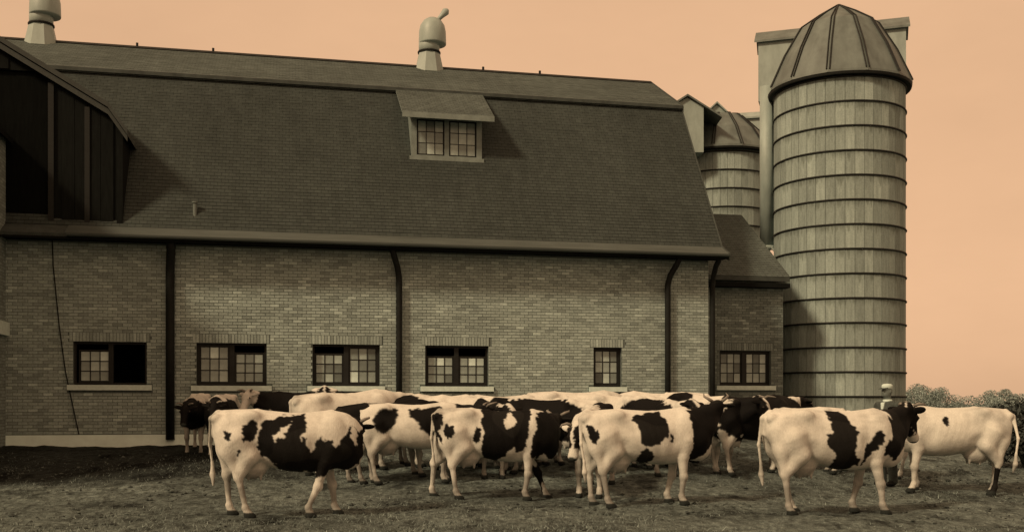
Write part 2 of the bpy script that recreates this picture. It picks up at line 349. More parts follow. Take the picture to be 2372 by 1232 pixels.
def window(parent, u0, u1, z0, z1, v, sashes, sill=True):
    """dark timber frame with its sashes set back in the opening; sashes = list of (u0,u1,z0,z1)"""
    f = MB(); t = .05; a, b = v+.10, v+.19
    f.box(u0, u0+t, a, b, z0, z1); f.box(u1-t, u1, a, b, z0, z1); f.box(u0+t, u1-t, a, b, z1-t, z1); f.box(u0+t, u1-t, a, b, z0, z0+t)
    if u1-u0 > 1.0: c = (u0+u1)/2; f.box(c-.055, c+.055, a, b, z0+t, z1-t)
    w_ = f.build('window', MAT['frame'], parent)
    for s0, s1, y0, y1 in sashes:
        s = MB(); e = .035; c0, c1 = v+.125, v+.16
        s.box(s0, s0+e, c0, c1, y0, y1); s.box(s1-e, s1, c0, c1, y0, y1); s.box(s0+e, s1-e, c0, c1, y0, y0+e); s.box(s0+e, s1-e, c0, c1, y1-e, y1)
        pw_, ph = (s1-s0-2*e)/3, (y1-y0-2*e)/3
        for k in (1, 2): s.box(s0+e+k*pw_-.011, s0+e+k*pw_+.011, c0+.004, c1-.004, y0+e, y1-e)
        for k in (1, 2):
            for j in range(3): s.box(s0+e+j*pw_+(.011 if j else 0), s0+e+(j+1)*pw_-(.011 if j < 2 else 0), c0+.006, c1-.006, y0+e+k*ph-.011, y0+e+k*ph+.011)
        s.build('sash', MAT['frame'], w_)
        for i in range(3):
            for j in range(3):
                p = MB().box(-pw_/2+.012, pw_/2-.012, -.003, .003, -ph/2+.012, ph/2-.012).build('pane', MAT['pane'], w_)
                p.location = (s0+e+(i+.5)*pw_, (c0+c1)/2, y0+e+(j+.5)*ph); p.rotation_euler = (rng.uniform(-.02, .02), 0, rng.uniform(-.02, .02))
    if sill: MB().box(u0-.12, u1+.12, v-.09, v+.12, z0-.125, z0-.004).build('sill', MAT['stone'], w_)
    return w_

EAVE, KICK, BREAK, RIDGE, DEPTH = (-.58, 5.27), (-.10, 5.52), (2.8, 10.0), (5.25, 11.4), 10.5
WZ0, WZ1 = .45, 5.22
barn = frame_empty('barn', 'long brick dairy barn with dark shingled gambrel roof, dormer and ventilators', 'barn')
BAY_V, UL, UR = -.02, -19.5, 5.23
wins = [(-7.57, -5.97, 1.88, 2.88, 1), (-4.9, -3.29, 1.88, 2.88, 1), (-2.18, -.6, 1.88, 2.88, 1), (2.12, 2.87, 1.88, 2.88, 1), (-10.28, -8.68, 1.89, 2.88, 1)]
bay_win = wins[4]
mw = MB(); quads_wall(mw, UL, UR, WZ0, WZ1, wins, 0, .34)
wall = mw.build('wall', MAT['mortar'], barn)
# 300 of the bricks stand as single bricks (soldier courses over the windows first), the others are joined
lay_bricks(wall, -12.2, UR, .76, 5.2, wins, 0, 300, key=lambda p: (p[0]+2.3)**2 + 2*(p[1]-3.3)**2)
# end, back and far walls, floor
mb = MB(); prof = [(.34, WZ0), (DEPTH, WZ0), (DEPTH, 5.2), (DEPTH-2.75, 9.8), (RIDGE[0], 11.2), (2.85, 9.8), (.34, 5.6)]
mb.prism(prof, 'u', UR-.3, UR-.002); mb.prism(prof, 'u', UL, UL+.3); mb.box(UL+.3, UR-.3, DEPTH-.3, DEPTH, WZ0, 5.3)
mb.build('end_wall', MAT['mortar'], barn)
MB().box(UL+.3, UR-.3, .34, DEPTH-.3, .3, .5).build('barn_floor', MAT['mortar'], barn)
fd = MB().box(-19.5, UR+.06, -.06, .3, .1, .74)
fd.build('foundation', MAT['limewash'], barn)

def shingle_roof(name, A, B, u0, u1, parent, expo=.11, th=.10, mat='shingles'):
    """stepped shingle courses from A (low) to B (high) in the v,z plane"""
    L = math.hypot(B[0]-A[0], B[1]-A[1]); d = ((B[0]-A[0])/L, (B[1]-A[1])/L); nrm = (-d[1], d[0])
    if nrm[1] < 0: nrm = (-nrm[0], -nrm[1])
    V, Q, UV = [], [], []; n = max(1, round(L/expo)); e = L/n; cols = 60
    us = np.linspace(u0, u1, cols+1)
    for i in range(n):
        j = rng.normal(0, .0025, cols+1)
        for k, u in enumerate(us):
            for s_, h in ((i*e, 0.0), (i*e, .008+j[k]*.6), ((i+1)*e, .002)):
                V.append((u, A[0]+d[0]*s_+nrm[0]*h, A[1]+d[1]*s_+nrm[1]*h)); UV.append((u, s_))
        o = i*3*(cols+1)
        for k in range(cols):
            a, b_ = o+3*k, o+3*k+3
            Q.append((a, b_, b_+1, a+1)); Q.append((a+1, b_+1, b_+2, a+2))
    me = mesh_np(name, V, Q); uvl = me.uv_layers.new(name='UVMap'); vi = np.empty(len(me.loops), np.int32); me.loops.foreach_get('vertex_index', vi)
    uvl.data.foreach_set('uv', np.asarray(UV, np.float32)[vi].ravel()); me.materials.append(MAT[mat])
    return ob(name, me, parent)
RU0, RU1 = -20.0, 5.55
roof_u = MB().slab((KICK[0], KICK[1]-.01), (BREAK[0], BREAK[1]-.01), .16, RU0, RU1-.002)
roof_u.slab((BREAK[0]-.16, BREAK[1]-.05), (RIDGE[0], RIDGE[1]-.01), .12, RU0, RU1-.002)
roof_u.slab((EAVE[0], EAVE[1]-.01), (KICK[0], KICK[1]-.012), .07, RU0, RU1-.002)
# far side
roof_u.slab((RIDGE[0], RIDGE[1]-.011), (2*RIDGE[0]-BREAK[0], BREAK[1]), .12, RU0, RU1-.002); roof_u.slab((2*RIDGE[0]-BREAK[0], BREAK[1]), (2*RIDGE[0]-KICK[0], KICK[1]), .16, RU0, RU1-.002)
roof_u.slab((2*RIDGE[0]-KICK[0], KICK[1]), (2*RIDGE[0]-EAVE[0], EAVE[1]), .07, RU0, RU1-.002)
roof = roof_u.build('roof', MAT['lumber'], barn)
shingle_roof('roof_slope', KICK, BREAK, RU0, RU1, roof); shingle_roof('roof_slope', (BREAK[0]-.18, BREAK[1]-.06), RIDGE, RU0, RU1, roof, mat='pale_shingles'); MB().slab((EAVE[0]-.01, EAVE[1]+.012), (KICK[0]-.04, KICK[1]-.005), .02, -10.35, RU1).build('eave_flashing', MAT['flashing'], roof)
MB().slab((BREAK[0]-.205, BREAK[1]-.05), (BREAK[0]-.16, BREAK[1]-.02), .09, RU0, RU1+.01).build('break_trim', MAT['lumber'], roof)
MB().prism([(RIDGE[0]-.13, RIDGE[1]-.04), (RIDGE[0], RIDGE[1]+.05), (RIDGE[0]+.13, RIDGE[1]-.04)], 'u', RU0, RU1+.01).build('ridge_cap', MAT['trim_wood'], roof)
vg = MB()                                                # verge boards along the right end
for A, B in ((EAVE, KICK), (KICK, BREAK), ((BREAK[0]-.18, BREAK[1]-.06), RIDGE)): vg.slab((A[0], A[1]+.025), (B[0], B[1]+.025), .2, RU1, RU1+.04)
vg.build('verge_board', MAT['lumber'], roof)
MB().box(-19.0, RU1, EAVE[0]+.03, -.02, 5.17, 5.20).box(-19.0, RU1, EAVE[0], EAVE[0]+.03, 5.14, 5.255).build('soffit', MAT['dark_wood'], barn)
gut = MB(); gut.loft([[(u, EAVE[0]-.055+.055*math.cos(t), 5.245+.055*math.sin(t)) for t in [math.pi*k/6 for k in range(6, 13)]] for u in (-10.3, RU1)], close=False)
gut.build('gutter', MAT['flashing'], barn)
def downspout(u, v, jog, r=.075):
    MB().tube([(u+jog, EAVE[0]+.2, 5.2), (u+jog, EAVE[0]+.2, 5.12), (u+jog*.8, v-.32, 5.0), (u+jog*.25, v-.16, 4.75), (u, v-.1, 4.5), (u, v-.1, 3.0), (u, v-.1, .62)], [r]*7, 10).build('downspout', MAT['iron'], barn, smooth=True)
downspout(-2.83, 0, -.18); downspout(4.08, 0, .2); downspout(-8.15, 0, .05, .10); downspout(5.36, .12, 0, .07)
# windows
def pair(h, l, r_):
    u0, u1, z0, z1 = h[:4]; c = (u0+u1)/2; t = .05; res = []
    for s0, s1, drop in ((u0+t, c-.055, l), (c+.055, u1-t, r_)):
        if drop is not None: res.append((s0, s1, z0+t, z1-t-drop))
    return res
window(barn, *wins[0][:4], 0, pair(wins[0], 0, .16)); window(barn, *wins[1][:4], 0, pair(wins[1], .16, 0)); window(barn, *wins[2][:4], 0, pair(wins[2], .2, .2))
window(barn, *wins[3][:4], 0, [(wins[3][0]+.05, wins[3][1]-.05, 1.93, 2.83)])
window(barn, *bay_win[:4], 0, [(-10.18, -9.48, 1.94, 2.70)])
# gable of the bay, dark boards, near-black panels standing for the open hay door
GU, GZ0 = -13.7, 5.3
pr = [(2*GU+9.2, GZ0), (2*GU+9.2, 7.72), (2*GU+9.55, 8.2), (GU, 10.62), (-9.55, 8.2), (-9.2, 7.72), (-9.2, GZ0)]
gw = MB(); gv0, gv1 = BAY_V+.02, BAY_V+.14
def gtop(u): return float(np.interp(u, [2*GU+9.2, 2*GU+9.55, GU, -9.55, -9.2], [7.72, 8.2, 10.62, 8.2, 7.72]))
us = [2*GU+9.2, 2*GU+9.55, -16.6, -13.9, -13.7, -10.82, -9.55, -9.2]
for a, b_ in zip(us, us[1:]):
    lo = 9.0 if -13.9 <= a and b_ <= -10.82 else GZ0
    gw.prism([(a, lo), (b_, lo), (b_, max(lo+.001, gtop(b_))), (a, max(lo+.001, gtop(a)))], 'v', gv0, gv1)
for x0, x1 in ((-9.34, -9.21), (2*GU+9.21, 2*GU+9.34)): gw.prism([(gv1+.001, GZ0), (gv1+.001, 7.72), (1.75, 7.72), (.3, GZ0)], 'u', x0, x1)
gable = gw.build('gable_wall', MAT['dark_wood'], barn)
u = -13.6
while u < -9.4:                                          # vertical boards of the gable
    lo = GZ0+.06 if not (-13.9 < u < -10.72) else 9.02
    if u+.28 < -9.2 and min(gtop(u), gtop(u+.27))-lo > .25:
        MB().prism([(u, lo), (u+.27, lo), (u+.27, gtop(u+.27)-.06), (u, gtop(u)-.06)], 'v', gv0-.022-rng.uniform(0, .006), gv0-.001).build('board', MAT['dark_wood'], gable)
    u += .28
for a in (-13.88, -12.35): MB().box(a, a+1.52, gv0+.06, gv0+.11, GZ0+.02, 8.98).build('doorway_dark', MAT['near_black'], gable)  # near-black panels: darkness of the open doorway put into the colour
MB().box(-10.81, -10.69, gv0-.05, gv0-.03, GZ0+.1, 8.75).build('door_trim', MAT['trim_wood'], gable)
MB().box(-10.03, -9.92, gv0-.05, gv0-.03, GZ0+.1, 8.25).build('door_trim', MAT['trim_wood'], gable)
MB().box(-9.33, -9.20, gv0-.05, gv0-.03, GZ0+.1, 7.6).build('corner_board', MAT['dark_wood'], gable)
br = MB()
RK = (((-9.08, 7.62), (-9.50, 8.22)), ((-9.50, 8.22), (GU, 10.68)))
for sgn in (1, -1):
    q = lambda p: (GU + sgn*(p[0]-GU), p[1])
    for A, B in RK:
        A, B = q(A), q(B); br.prism([A, B, (B[0], B[1]+.12), (A[0], A[1]+.12)], 'v', BAY_V-.18, 4.6 if A[1] > 8 else 2.2)
bay_roof = br.build('gable_roof', MAT['lumber'], barn)
rk = MB()
for A, B in RK:
    rk.prism([(A[0], A[1]-.15), (B[0], B[1]-.15), (B[0], B[1]-.02), (A[0], A[1]-.02)], 'v', BAY_V-.165, BAY_V-.13)
    rk.prism([(A[0], A[1]+.005), (B[0], B[1]+.005), (B[0], B[1]+.125), (A[0], A[1]+.125)], 'v', BAY_V-.205, BAY_V-.182)
rk.build('rake_board', MAT['rake_paint'], bay_roof)
# dormer
DV, du0, du1, dz0, dz1 = 1.38, -2.36, -.51, 7.72, 8.83
dm = MB(); hole = (du0+.14, du1-.14, dz0+.16, dz1-.02)
quads_wall(dm, du0, du1, dz0, dz1, [hole], DV, .1)
for a in (du0, du1-.06): dm.prism([(DV+.1, dz0), (DV+.1, dz1), (2.75, 9.75), (2.75, 9.7)], 'u', a, a+.06)
dormer = dm.build('dormer', MAT['cream_wood'], barn)
f = MB(); f.box(du0-.05, du1+.05, DV-.05, DV-.003, dz0-.06, dz0+.12); f.box((du0+du1)/2-.06, (du0+du1)/2+.06, DV+.01, DV+.06, hole[2], hole[3]); f.build('dormer_frame', MAT['cream_wood'], dormer)
for s0, s1 in ((hole[0], (du0+du1)/2-.06), ((du0+du1)/2+.06, hole[1])):
    pw_, ph = (s1-s0-.06)/3, (hole[3]-hole[2]-.06)/3; s = MB(); y0, y1 = hole[2], hole[3]
    s.box(s0, s0+.03, DV+.03, DV+.06, y0, y1); s.box(s1-.03, s1, DV+.03, DV+.06, y0, y1); s.box(s0+.03, s1-.03, DV+.03, DV+.06, y0, y0+.03); s.box(s0+.03, s1-.03, DV+.03, DV+.06, y1-.03, y1)
    for k in (1, 2): s.box(s0+.03+k*pw_-.009, s0+.03+k*pw_+.009, DV+.033, DV+.057, y0+.03, y1-.03); s.box(s0+.03, s1-.03, DV+.036, DV+.054, y0+.03+k*ph-.009, y0+.03+k*ph+.009)
    s.build('sash', MAT['trim_wood'], dormer)
    for i in range(3):
        for j in range(3):
            p = MB().box(-pw_/2+.01, pw_/2-.01, -.003, .003, -ph/2+.01, ph/2-.01).build('pane', MAT['pane'], dormer)
            p.location = (s0+.03+(i+.5)*pw_, DV+.045, y0+.03+(j+.5)*ph); p.rotation_euler = (rng.uniform(-.02, .02), 0, rng.uniform(-.02, .02))
MB().box(du0+.1, du1-.1, DV+.12, DV+.15, dz0, dz1).build('dormer_dark', MAT['near_black'], dormer)
shingle_roof('dormer_roof', (DV-.42, 8.86), (2.82, 10.02), du0-.28, du1+.25, dormer, mat='pale_shingles')
MB().slab((DV-.42, 8.845), (2.80, 10.0), .05, du0-.275, du1+.245).box(du0-.28, du1+.25, DV-.44, DV-.415, 8.72, 8.86).build('dormer_eave', MAT['cream_wood'], dormer)
# ventilators on the ridge
def ventilator(u, turn):
    z = RIDGE[1]-.12; sq = lambda r, zz: [(u+r*math.cos(a), RIDGE[0]+r*math.sin(a), zz) for a in [R(22.5+45*k) for k in range(8)]]
    b = MB().loft([sq(.46, z-.1), sq(.44, z), sq(.36, z+.36), sq(.33, z+.50)]); base = b.build('ventilator', MAT['zinc'], barn)
    MB().lathe([(.31, z+.5), (.31, z+.82), (.27, z+.9)], 20, (u, RIDGE[0])).build('vent_neck', MAT['zinc'], base, smooth=True)
    MB().lathe([(.335, z+.52), (.345, z+.55), (.335, z+.58)], 20, (u, RIDGE[0])).build('vent_band', MAT['iron'], base)
    h = MB(); c = (u+.10, RIDGE[0]); n = 18                # hooded cowl, open on the lee side
    h.lathe([(.40, z+.80), (.41, z+.84), (.40, z+1.18), (.36, z+1.36), (.27, z+1.50), (.15, z+1.58), (.05, z+1.61), (.01, z+1.62)], n, c)
    h.build('cowl', MAT['zinc'], base, smooth=True)
    MB().tube([(u+.2, RIDGE[0], z+1.48), (u+.36, RIDGE[0], z+1.66), (u+.5, RIDGE[0], z+1.82), (u+.56, RIDGE[0], z+1.88)], [.05, .07, .115, .05], 10).build('wind_vane', MAT['zinc'], base, smooth=True)
ventilator(-1.38, 0); ventilator(-12.1, 0)
# lightning cable down the bay wall, small roof vent
MB().tube([(-10.72, -.06, 5.2), (-10.70, -.05, 4.6), (-10.58, -.05, 3.3), (-10.44, -.05, 2.2), (-10.22, -.05, 1.1), (-10.15, -.05, .76)], .014, 6).build('lightning_cable', MAT['iron'], barn)
MB().lathe([(.045, 5.75), (.045, 6.16), (.07, 6.18), (.07, 6.21)], 10, (-7.62, .16)).build('vent_pipe', MAT['slate_metal'], barn)
for u in (-9.6, -7.55, .25, 2.0): MB().tube([(u, RIDGE[0], 11.4), (u, RIDGE[0], 11.53)], .035, 6).build('lightning_rod', MAT['iron'], barn)

# the wing that comes forward at the left edge
wing = frame_empty('barn_wing', 'dark brick wing coming forward at the left edge of the barn', 'barn wing')
WU = -11.70; wv0, wv1 = -7.2, BAY_V-.03
wp = [(WU, -.6), (WU, 7.4), (WU-3.6, 10.6), (WU-7.2, 7.4), (WU-7.2, -.6)]
MB().prism(wp, 'v', wv0, wv1).build('wing_wall', MAT['far_brick'], wing)
wr = MB()
for s_ in (1, -1):
    q = lambda x: WU-3.6 + s_*(x-(WU-3.6)); wr.prism([(q(WU+.14), 7.32), (q(WU-3.6), 10.65), (q(WU-3.6), 10.77), (q(WU+.14), 7.44)], 'v', wv0-.3, wv1+.02)
wr.build('wing_roof', MAT['dark_wood'], wing)
MB().box(WU, WU+.09, wv1-1.2, wv1-.02, 2.98, 3.28).build('lintel', MAT['stone'], wing)

# ------------------------------------------------------------------ annex between barn and silo
annex = frame_empty('feed_room', 'small brick feed room between the barn end and the nearest silo', 'feed room')
AV, AU0, AU1 = 1.7, 5.24, 8.2
awin = (6.29, 7.83, 1.95, 2.93, 1)
aw = MB(); quads_wall(aw, AU0, AU1, WZ0-.1, 4.95, [awin], AV, .3); aw.box(AU1-.3, AU1, AV+.3, 8.0, WZ0-.1, 4.95); aw.box(AU0, AU1, 8.0, 8.3, WZ0-.1, 4.95)
aw.prism([(AV+.3, 4.95), (8.0, 4.95), (4.6, 7.2)], 'u', AU1-.3, AU1-.02)
awall = aw.build('wall', MAT['mortar'], annex)
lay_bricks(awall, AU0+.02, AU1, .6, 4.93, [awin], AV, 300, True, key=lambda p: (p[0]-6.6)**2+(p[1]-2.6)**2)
window(annex, *awin[:4], AV, pair(awin, 0, 0))
ar = MB().slab((AV-.3, 4.98), (4.6, 7.28), .12, AU0-.02, AU1+.06); ar.slab((4.6, 7.279), (8.5, 4.9), .12, AU0-.02, AU1+.06)
aroof = ar.build('roof', MAT['lumber'], annex)
shingle_roof('roof_slope', (AV-.3, 4.985), (4.6, 7.285), AU0+.01, AU1+.08, aroof, mat='pale_shingles')
MB().box(AU0+.0, AU1+.06, AV-.33, AV-.02, 4.68, 4.80).build('eave_board', MAT['dark_wood'], annex)

# ------------------------------------------------------------------ silos
def uv_box_stave(wd, th, ht):
    b = MB().box(-wd/2, wd/2, 0, th, 0, ht); me = b.mesh('stave'); uvl = me.uv_layers.new(name='UVMap')
    for l in me.loops: v = me.vertices[l.vertex_index].co; uvl.data[l.index].uv = (v.x/wd, v.z/ht)
    me.materials.append(MAT['stave']); return me
BAND, NST, RS = .715, 44, 1.94
STV = uv_box_stave(2*math.pi*RS/NST-.012, .06, BAND-.012)
def silo(label, cx, cy, first_single, n_max, zb, turn, flat=False):
    """concrete stave silo: single staves on the side that faces the camera, hoops, ribbed dome"""
    root = ob('silo', None, loc=(cx, cy, 0), label=label, cat='silo', group='concrete stave silos beside the barn')
    MB().lathe([(RS-.05, -.4), (RS-.05, 11.4 if flat else 11.1)], 44).build('silo_core', MAT['mortar'], root)
    toc = math.atan2(-cy, -cx); items = []
    for k in range(15):
        z0 = zb + (k-2)*BAND
        for i in range(NST):
            a = 2*math.pi*(i + .5*(k % 2)*0)/NST; d = abs((a-toc+math.pi) % (2*math.pi) - math.pi); items.append((d > first_single(k), d, k, a, z0))
    items.sort(); V, Q, rv, UV = [], [], [], []
    for n, (hid, d, k, a, z0) in enumerate(items):
        r_ = RS + rng.uniform(-.003, .003)
        if n < n_max and not hid:
            o = ob('stave', STV, root); o.location = (r_*math.sin(-a-math.pi/2)*0 + r_*math.cos(a), r_*math.sin(a), z0+.006); o.rotation_euler = (0, 0, a+math.pi/2)
        else:
            h = math.pi/NST*.975; b0 = len(V)
            for zz in (z0+.006, z0+BAND-.006):
                for s_ in (-h, h):
                    for rr in (r_, r_-.06): V.append((rr*math.cos(a+s_), rr*math.sin(a+s_), zz)); UV.append((.5, 0 if zz < z0+.1 else 1))
            Q.extend([tuple(b0+i for i in f_) for f_ in ((0,2,6,4),(2,3,7,6),(3,1,5,7),(1,0,4,5),(4,6,7,5),(0,1,3,2))]); rv.extend([rng.random()]*6)
    me = mesh_np('staves', V, Q); add_rnd(me, rv); uvl = me.uv_layers.new(name='UVMap'); vi = np.empty(len(me.loops), np.int32); me.loops.foreach_get('vertex_index', vi)
    uvl.data.foreach_set('uv', np.asarray(UV, np.float32)[vi].ravel()); me.materials.append(MAT['staves']); ob('stave_course', me, root, kind='stuff')
    n = 64; hp = MB(); rings = [[((RS+.010+.030*math.cos(t))*math.cos(p), (RS+.010+.030*math.cos(t))*math.sin(p), .030*math.sin(t)) for t in [2*math.pi*j/6 for j in range(6)]] for p in [2*math.pi*i/n for i in range(n+1)]]
    hp.loft(rings, caps=False); hm = hp.mesh('hoop', True); hm.materials.append(MAT['hoop'])
    for k in range(15):
        o = ob('hoop', hm, root); o.location = (0, 0, zb + (k-1)*BAND)
    n = 12; P = [(2.14, 11.06), (2.13, 11.14), (1.70, 12.1), (1.18, 12.98), (.6, 13.38), (.03, 13.72)]
    if flat: P = [(2.14, 11.36), (2.13, 11.44), (1.55, 12.3), (.85, 12.98), (.6, 13.04), (.03, 13.1)]
    d = MB().loft([[(r_*math.cos(2*math.pi*(i+turn)/n), r_*math.sin(2*math.pi*(i+turn)/n), z) for i in range(n)] for r_, z in P]); dome = d.build('dome', MAT['slate_metal'], root)
    for i in range(n):
        a = 2*math.pi*(i+turn)/n
        for s_ in (-.045, .045):
            MB().tube([((r_+.012)*math.cos(a)-s_*math.sin(a)*min(1, r_), (r_+.012)*math.sin(a)+s_*math.cos(a)*min(1, r_), z+.012) for r_, z in P[1:]], .022, 5).build('rib', MAT['hoop'], dome)
    MB().loft([[(r_*math.cos(2*math.pi*i/48), r_*math.sin(2*math.pi*i/48), z) for i in range(48)] for r_, z in ((1.92, P[0][1]-.08), (2.11, P[0][1]-.08), (2.13, P[0][1]-.005), (1.92, P[0][1]-.005))] , caps=False).build('eave_ring', MAT['iron'], dome)
    return root
def gabled_box(name, parent, A, B, wd, z0, z1, zr, mat, rmat, ov=1.2):
    """small house from A to B (x,y), its ridge along AB; coordinates of the parent"""
    A, B = Vector((*A, 0)), Vector((*B, 0)); d = (B-A).normalized(); s = Vector((-d.y, d.x, 0))*wd/2; P = lambda p, z: (p.x, p.y, z)
    b = MB().loft([[P(q-s, z0), P(q+s, z0), P(q+s, z1), P(q, zr-.04), P(q-s, z1)] for q in (A, B)]); h = b.build(name, mat, parent)
    r = MB(); e = d*.12; dz = (zr-z1)*(ov-1.02)
    for sg in (1, -1): r.loft([[P(q+s*sg*ov, z1-dz), P(q, zr), P(q, zr+.07), P(q+s*sg*ov, z1-dz+.07)] for q in (A-e, B+e)])
    r.build('house_roof', rmat, h); return h
S1 = silo('tall concrete silo nearest the camera with ribbed metal dome, right of the feed room', 10.09, 32.0, lambda k: 1.5, 300, 1.65, .15)
gabled_box('conveyor_house', S1, (-1.75, 2.9), (2.62, 1.5), 1.1, 11.45, 13.45, 13.85, MAT['old_tin'], MAT['slate_metal'])
ch = MB().tube([(-1.98, .98, 11.5), (-1.98, .98, 6.4)], .22, 14).build('chute', MAT['old_tin'], S1, smooth=True)
MB().lathe([(.24, 6.34), (.26, 6.4), (.24, 6.44)], 14, (-1.98, .98)).build('chute_collar', MAT['stone'], ch)
MB().tube([(-1.9, .75, 6.38), (-1.75, .0, 5.9), (-1.62, -.5, 5.45)], .035, 6).build('drain_pipe', MAT['zinc'], ch)
S2 = silo('farther concrete silo half hidden between barn roof and chute', 8.47, 42.0, lambda k: 1.2 if k > 9 else 0, 80, 1.9, .35, True)
gabled_box('conveyor_house', S2, (-1.79, -2.5), (-1.79, 1.0), 1.25, 11.0, 12.72, 13.12, MAT['old_tin'], MAT['slate_metal'], 2.1)
gabled_box('head_house', S2, (.26, 2.2), (.26, 3.6), .95, 11.8, 13.75, 14.2, MAT['old_tin'], MAT['old_tin'])
gabled_box('conveyor_house', S2, (-.2, 2.4), (2.9, 1.7), 1.1, 11.6, 13.4, 13.7, MAT['old_tin'], MAT['old_tin'])

# ------------------------------------------------------------------ implicit surfaces for cows and the man
class Field:
    def __init__(s, lo, hi, h):
        s.h = h; s.lo = np.array(lo, np.float32); s.n = np.ceil((np.array(hi)-s.lo)/h).astype(int)+1
        s.ax = [s.lo[i]+h*np.arange(s.n[i], dtype=np.float32) for i in range(3)]; s.D = np.full(s.n, .25, np.float32)
    def box(s, lo, hi):
        sl_ = []
        for i in range(3):
            a = int(np.clip((lo[i]-s.lo[i])/s.h, 0, s.n[i]-1)); b = int(np.clip((hi[i]-s.lo[i])/s.h+2, 1, s.n[i])); sl_.append(slice(a, b))
        return tuple(sl_), s.ax[0][sl_[0]][:, None, None], s.ax[1][sl_[1]][None, :, None], s.ax[2][sl_[2]][None, None, :]
    def put(s, sl_, d, k):
        a = s.D[sl_]
        if k > 0: hh = np.maximum(k-np.abs(a-d), 0)/k; s.D[sl_] = np.minimum(a, d)-hh*hh*k*.25
        else: s.D[sl_] = np.minimum(a, d)
    def seg(s, a, b, ra, rb, k=.05):
        a, b = np.array(a, float), np.array(b, float); m_ = max(ra, rb)+.12; sl_, x, y, z = s.box(np.minimum(a, b)-m_, np.maximum(a, b)+m_)
        v = b-a; l2 = float(v@v)+1e-9; t_ = np.clip(((x-a[0])*v[0]+(y-a[1])*v[1]+(z-a[2])*v[2])/l2, 0, 1)
        s.put(sl_, np.sqrt((x-a[0]-t_*v[0])**2+(y-a[1]-t_*v[1])**2+(z-a[2]-t_*v[2])**2)-(ra+(rb-ra)*t_), k)
    def chain(s, pts, rs, k=.05):
        for p, q, a, b in zip(pts, pts[1:], rs, rs[1:]): s.seg(p, q, a, b, k)
    def ell(s, c, r, k=.05, axes=None):
        c = np.array(c, float); r = np.array(r, float); m_ = r.max()+.12; sl_, x, y, z = s.box(c-m_, c+m_); X, Y, Z = x-c[0], y-c[1], z-c[2]
        if axes is not None: A = [np.array(q, float) for q in axes]; X, Y, Z = [X*q[0]+Y*q[1]+Z*q[2] for q in A]
        k0 = np.sqrt((X/r[0])**2+(Y/r[1])**2+(Z/r[2])**2); k1 = np.sqrt((X/r[0]**2)**2+(Y/r[1]**2)**2+(Z/r[2]**2)**2)+1e-6
        s.put(sl_, k0*(k0-1)/k1, k)
    def cut(s, c, r, k):
        c = np.array(c, float); r = np.array(r, float); m_ = r.max()+.15; sl_, x, y, z = s.box(c-m_, c+m_)
        k0 = np.sqrt(((x-c[0])/r[0])**2+((y-c[1])/r[1])**2+((z-c[2])/r[2])**2); k1 = np.sqrt(((x-c[0])/r[0]**2)**2+((y-c[1])/r[1]**2)**2+((z-c[2])/r[2]**2)**2)+1e-6
        d = -k0*(k0-1)/k1; a = s.D[sl_]; hh = np.maximum(k-np.abs(a-d), 0)/k; s.D[sl_] = np.maximum(a, d)+hh*hh*k*.25
    def surf(s):
        """surface nets"""
        D = s.D.copy(); D[0], D[-1] = .2, .2; D[:, 0], D[:, -1] = .2, .2; D[:, :, 0], D[:, :, -1] = .2, .2
        I = D < 0; nx, ny, nz_ = D.shape; cs = (nx-1, ny-1, nz_-1); acc = np.zeros(cs+(3,), np.float32); cnt = np.zeros(cs, np.float32); quads = []
        E = []
        for ax in range(3):
            a = [slice(None)]*3; b = [slice(None)]*3; a[ax] = slice(0, -1); b[ax] = slice(1, None)
            e = np.argwhere(I[tuple(a)] != I[tuple(b)]); d0 = D[e[:, 0], e[:, 1], e[:, 2]]; e2 = e.copy(); e2[:, ax] += 1; d1 = D[e2[:, 0], e2[:, 1], e2[:, 2]]
            p = e.astype(np.float32); p[:, ax] += d0/(d0-d1); o1, o2 = [i for i in range(3) if i != ax]
            for s1 in (0, 1):
                for s2 in (0, 1):
                    c = e.copy(); c[:, o1] -= s1; c[:, o2] -= s2; np.add.at(acc, (c[:, 0], c[:, 1], c[:, 2]), p); np.add.at(cnt, (c[:, 0], c[:, 1], c[:, 2]), 1)
            E.append((ax, e, d0))
        m_ = cnt > 0; idx = -np.ones(cs, np.int64); idx[m_] = np.arange(m_.sum()); V = acc[m_]/cnt[m_][:, None]*s.h+s.lo
        for ax, e, d0 in E:
            o1, o2 = [(1, 2), (2, 0), (0, 1)][ax]; c = []
            for s1, s2 in ((1, 1), (0, 1), (0, 0), (1, 0)):
                q = e.copy(); q[:, o1] -= s1; q[:, o2] -= s2; c.append(idx[q[:, 0], q[:, 1], q[:, 2]])
            q = np.stack(c, 1); fl = d0 > 0; q[fl] = q[fl][:, ::-1]; quads.append(q)
        Q = np.concatenate(quads)
        for lam in (.5, -.45, .5):                       # light smoothing
            sm_ = np.zeros_like(V); n_ = np.zeros(len(V), np.float32)
            for i in range(4): np.add.at(sm_, Q[:, i], V[Q[:, (i+1) % 4]]+V[Q[:, i-1]]); np.add.at(n_, Q[:, i], 2)
            V = V + lam*(sm_/n_[:, None]-V)
        return V, Q

def inpoly(x, z, poly):
    r = np.zeros(len(x), bool); n = len(poly)
    for i in range(n):
        x0, z0 = poly[i]; x1, z1 = poly[(i+1) % n]
        if z0 == z1: continue
        c = (z0 > z) != (z1 > z); r ^= c & (x < (x1-x0)*(z-z0)/(z1-z0)+x0)
    return r
def unit(yaw, pitch): return np.array([math.cos(R(pitch))*math.cos(R(yaw)), math.cos(R(pitch))*math.sin(R(yaw)), math.sin(R(pitch))])

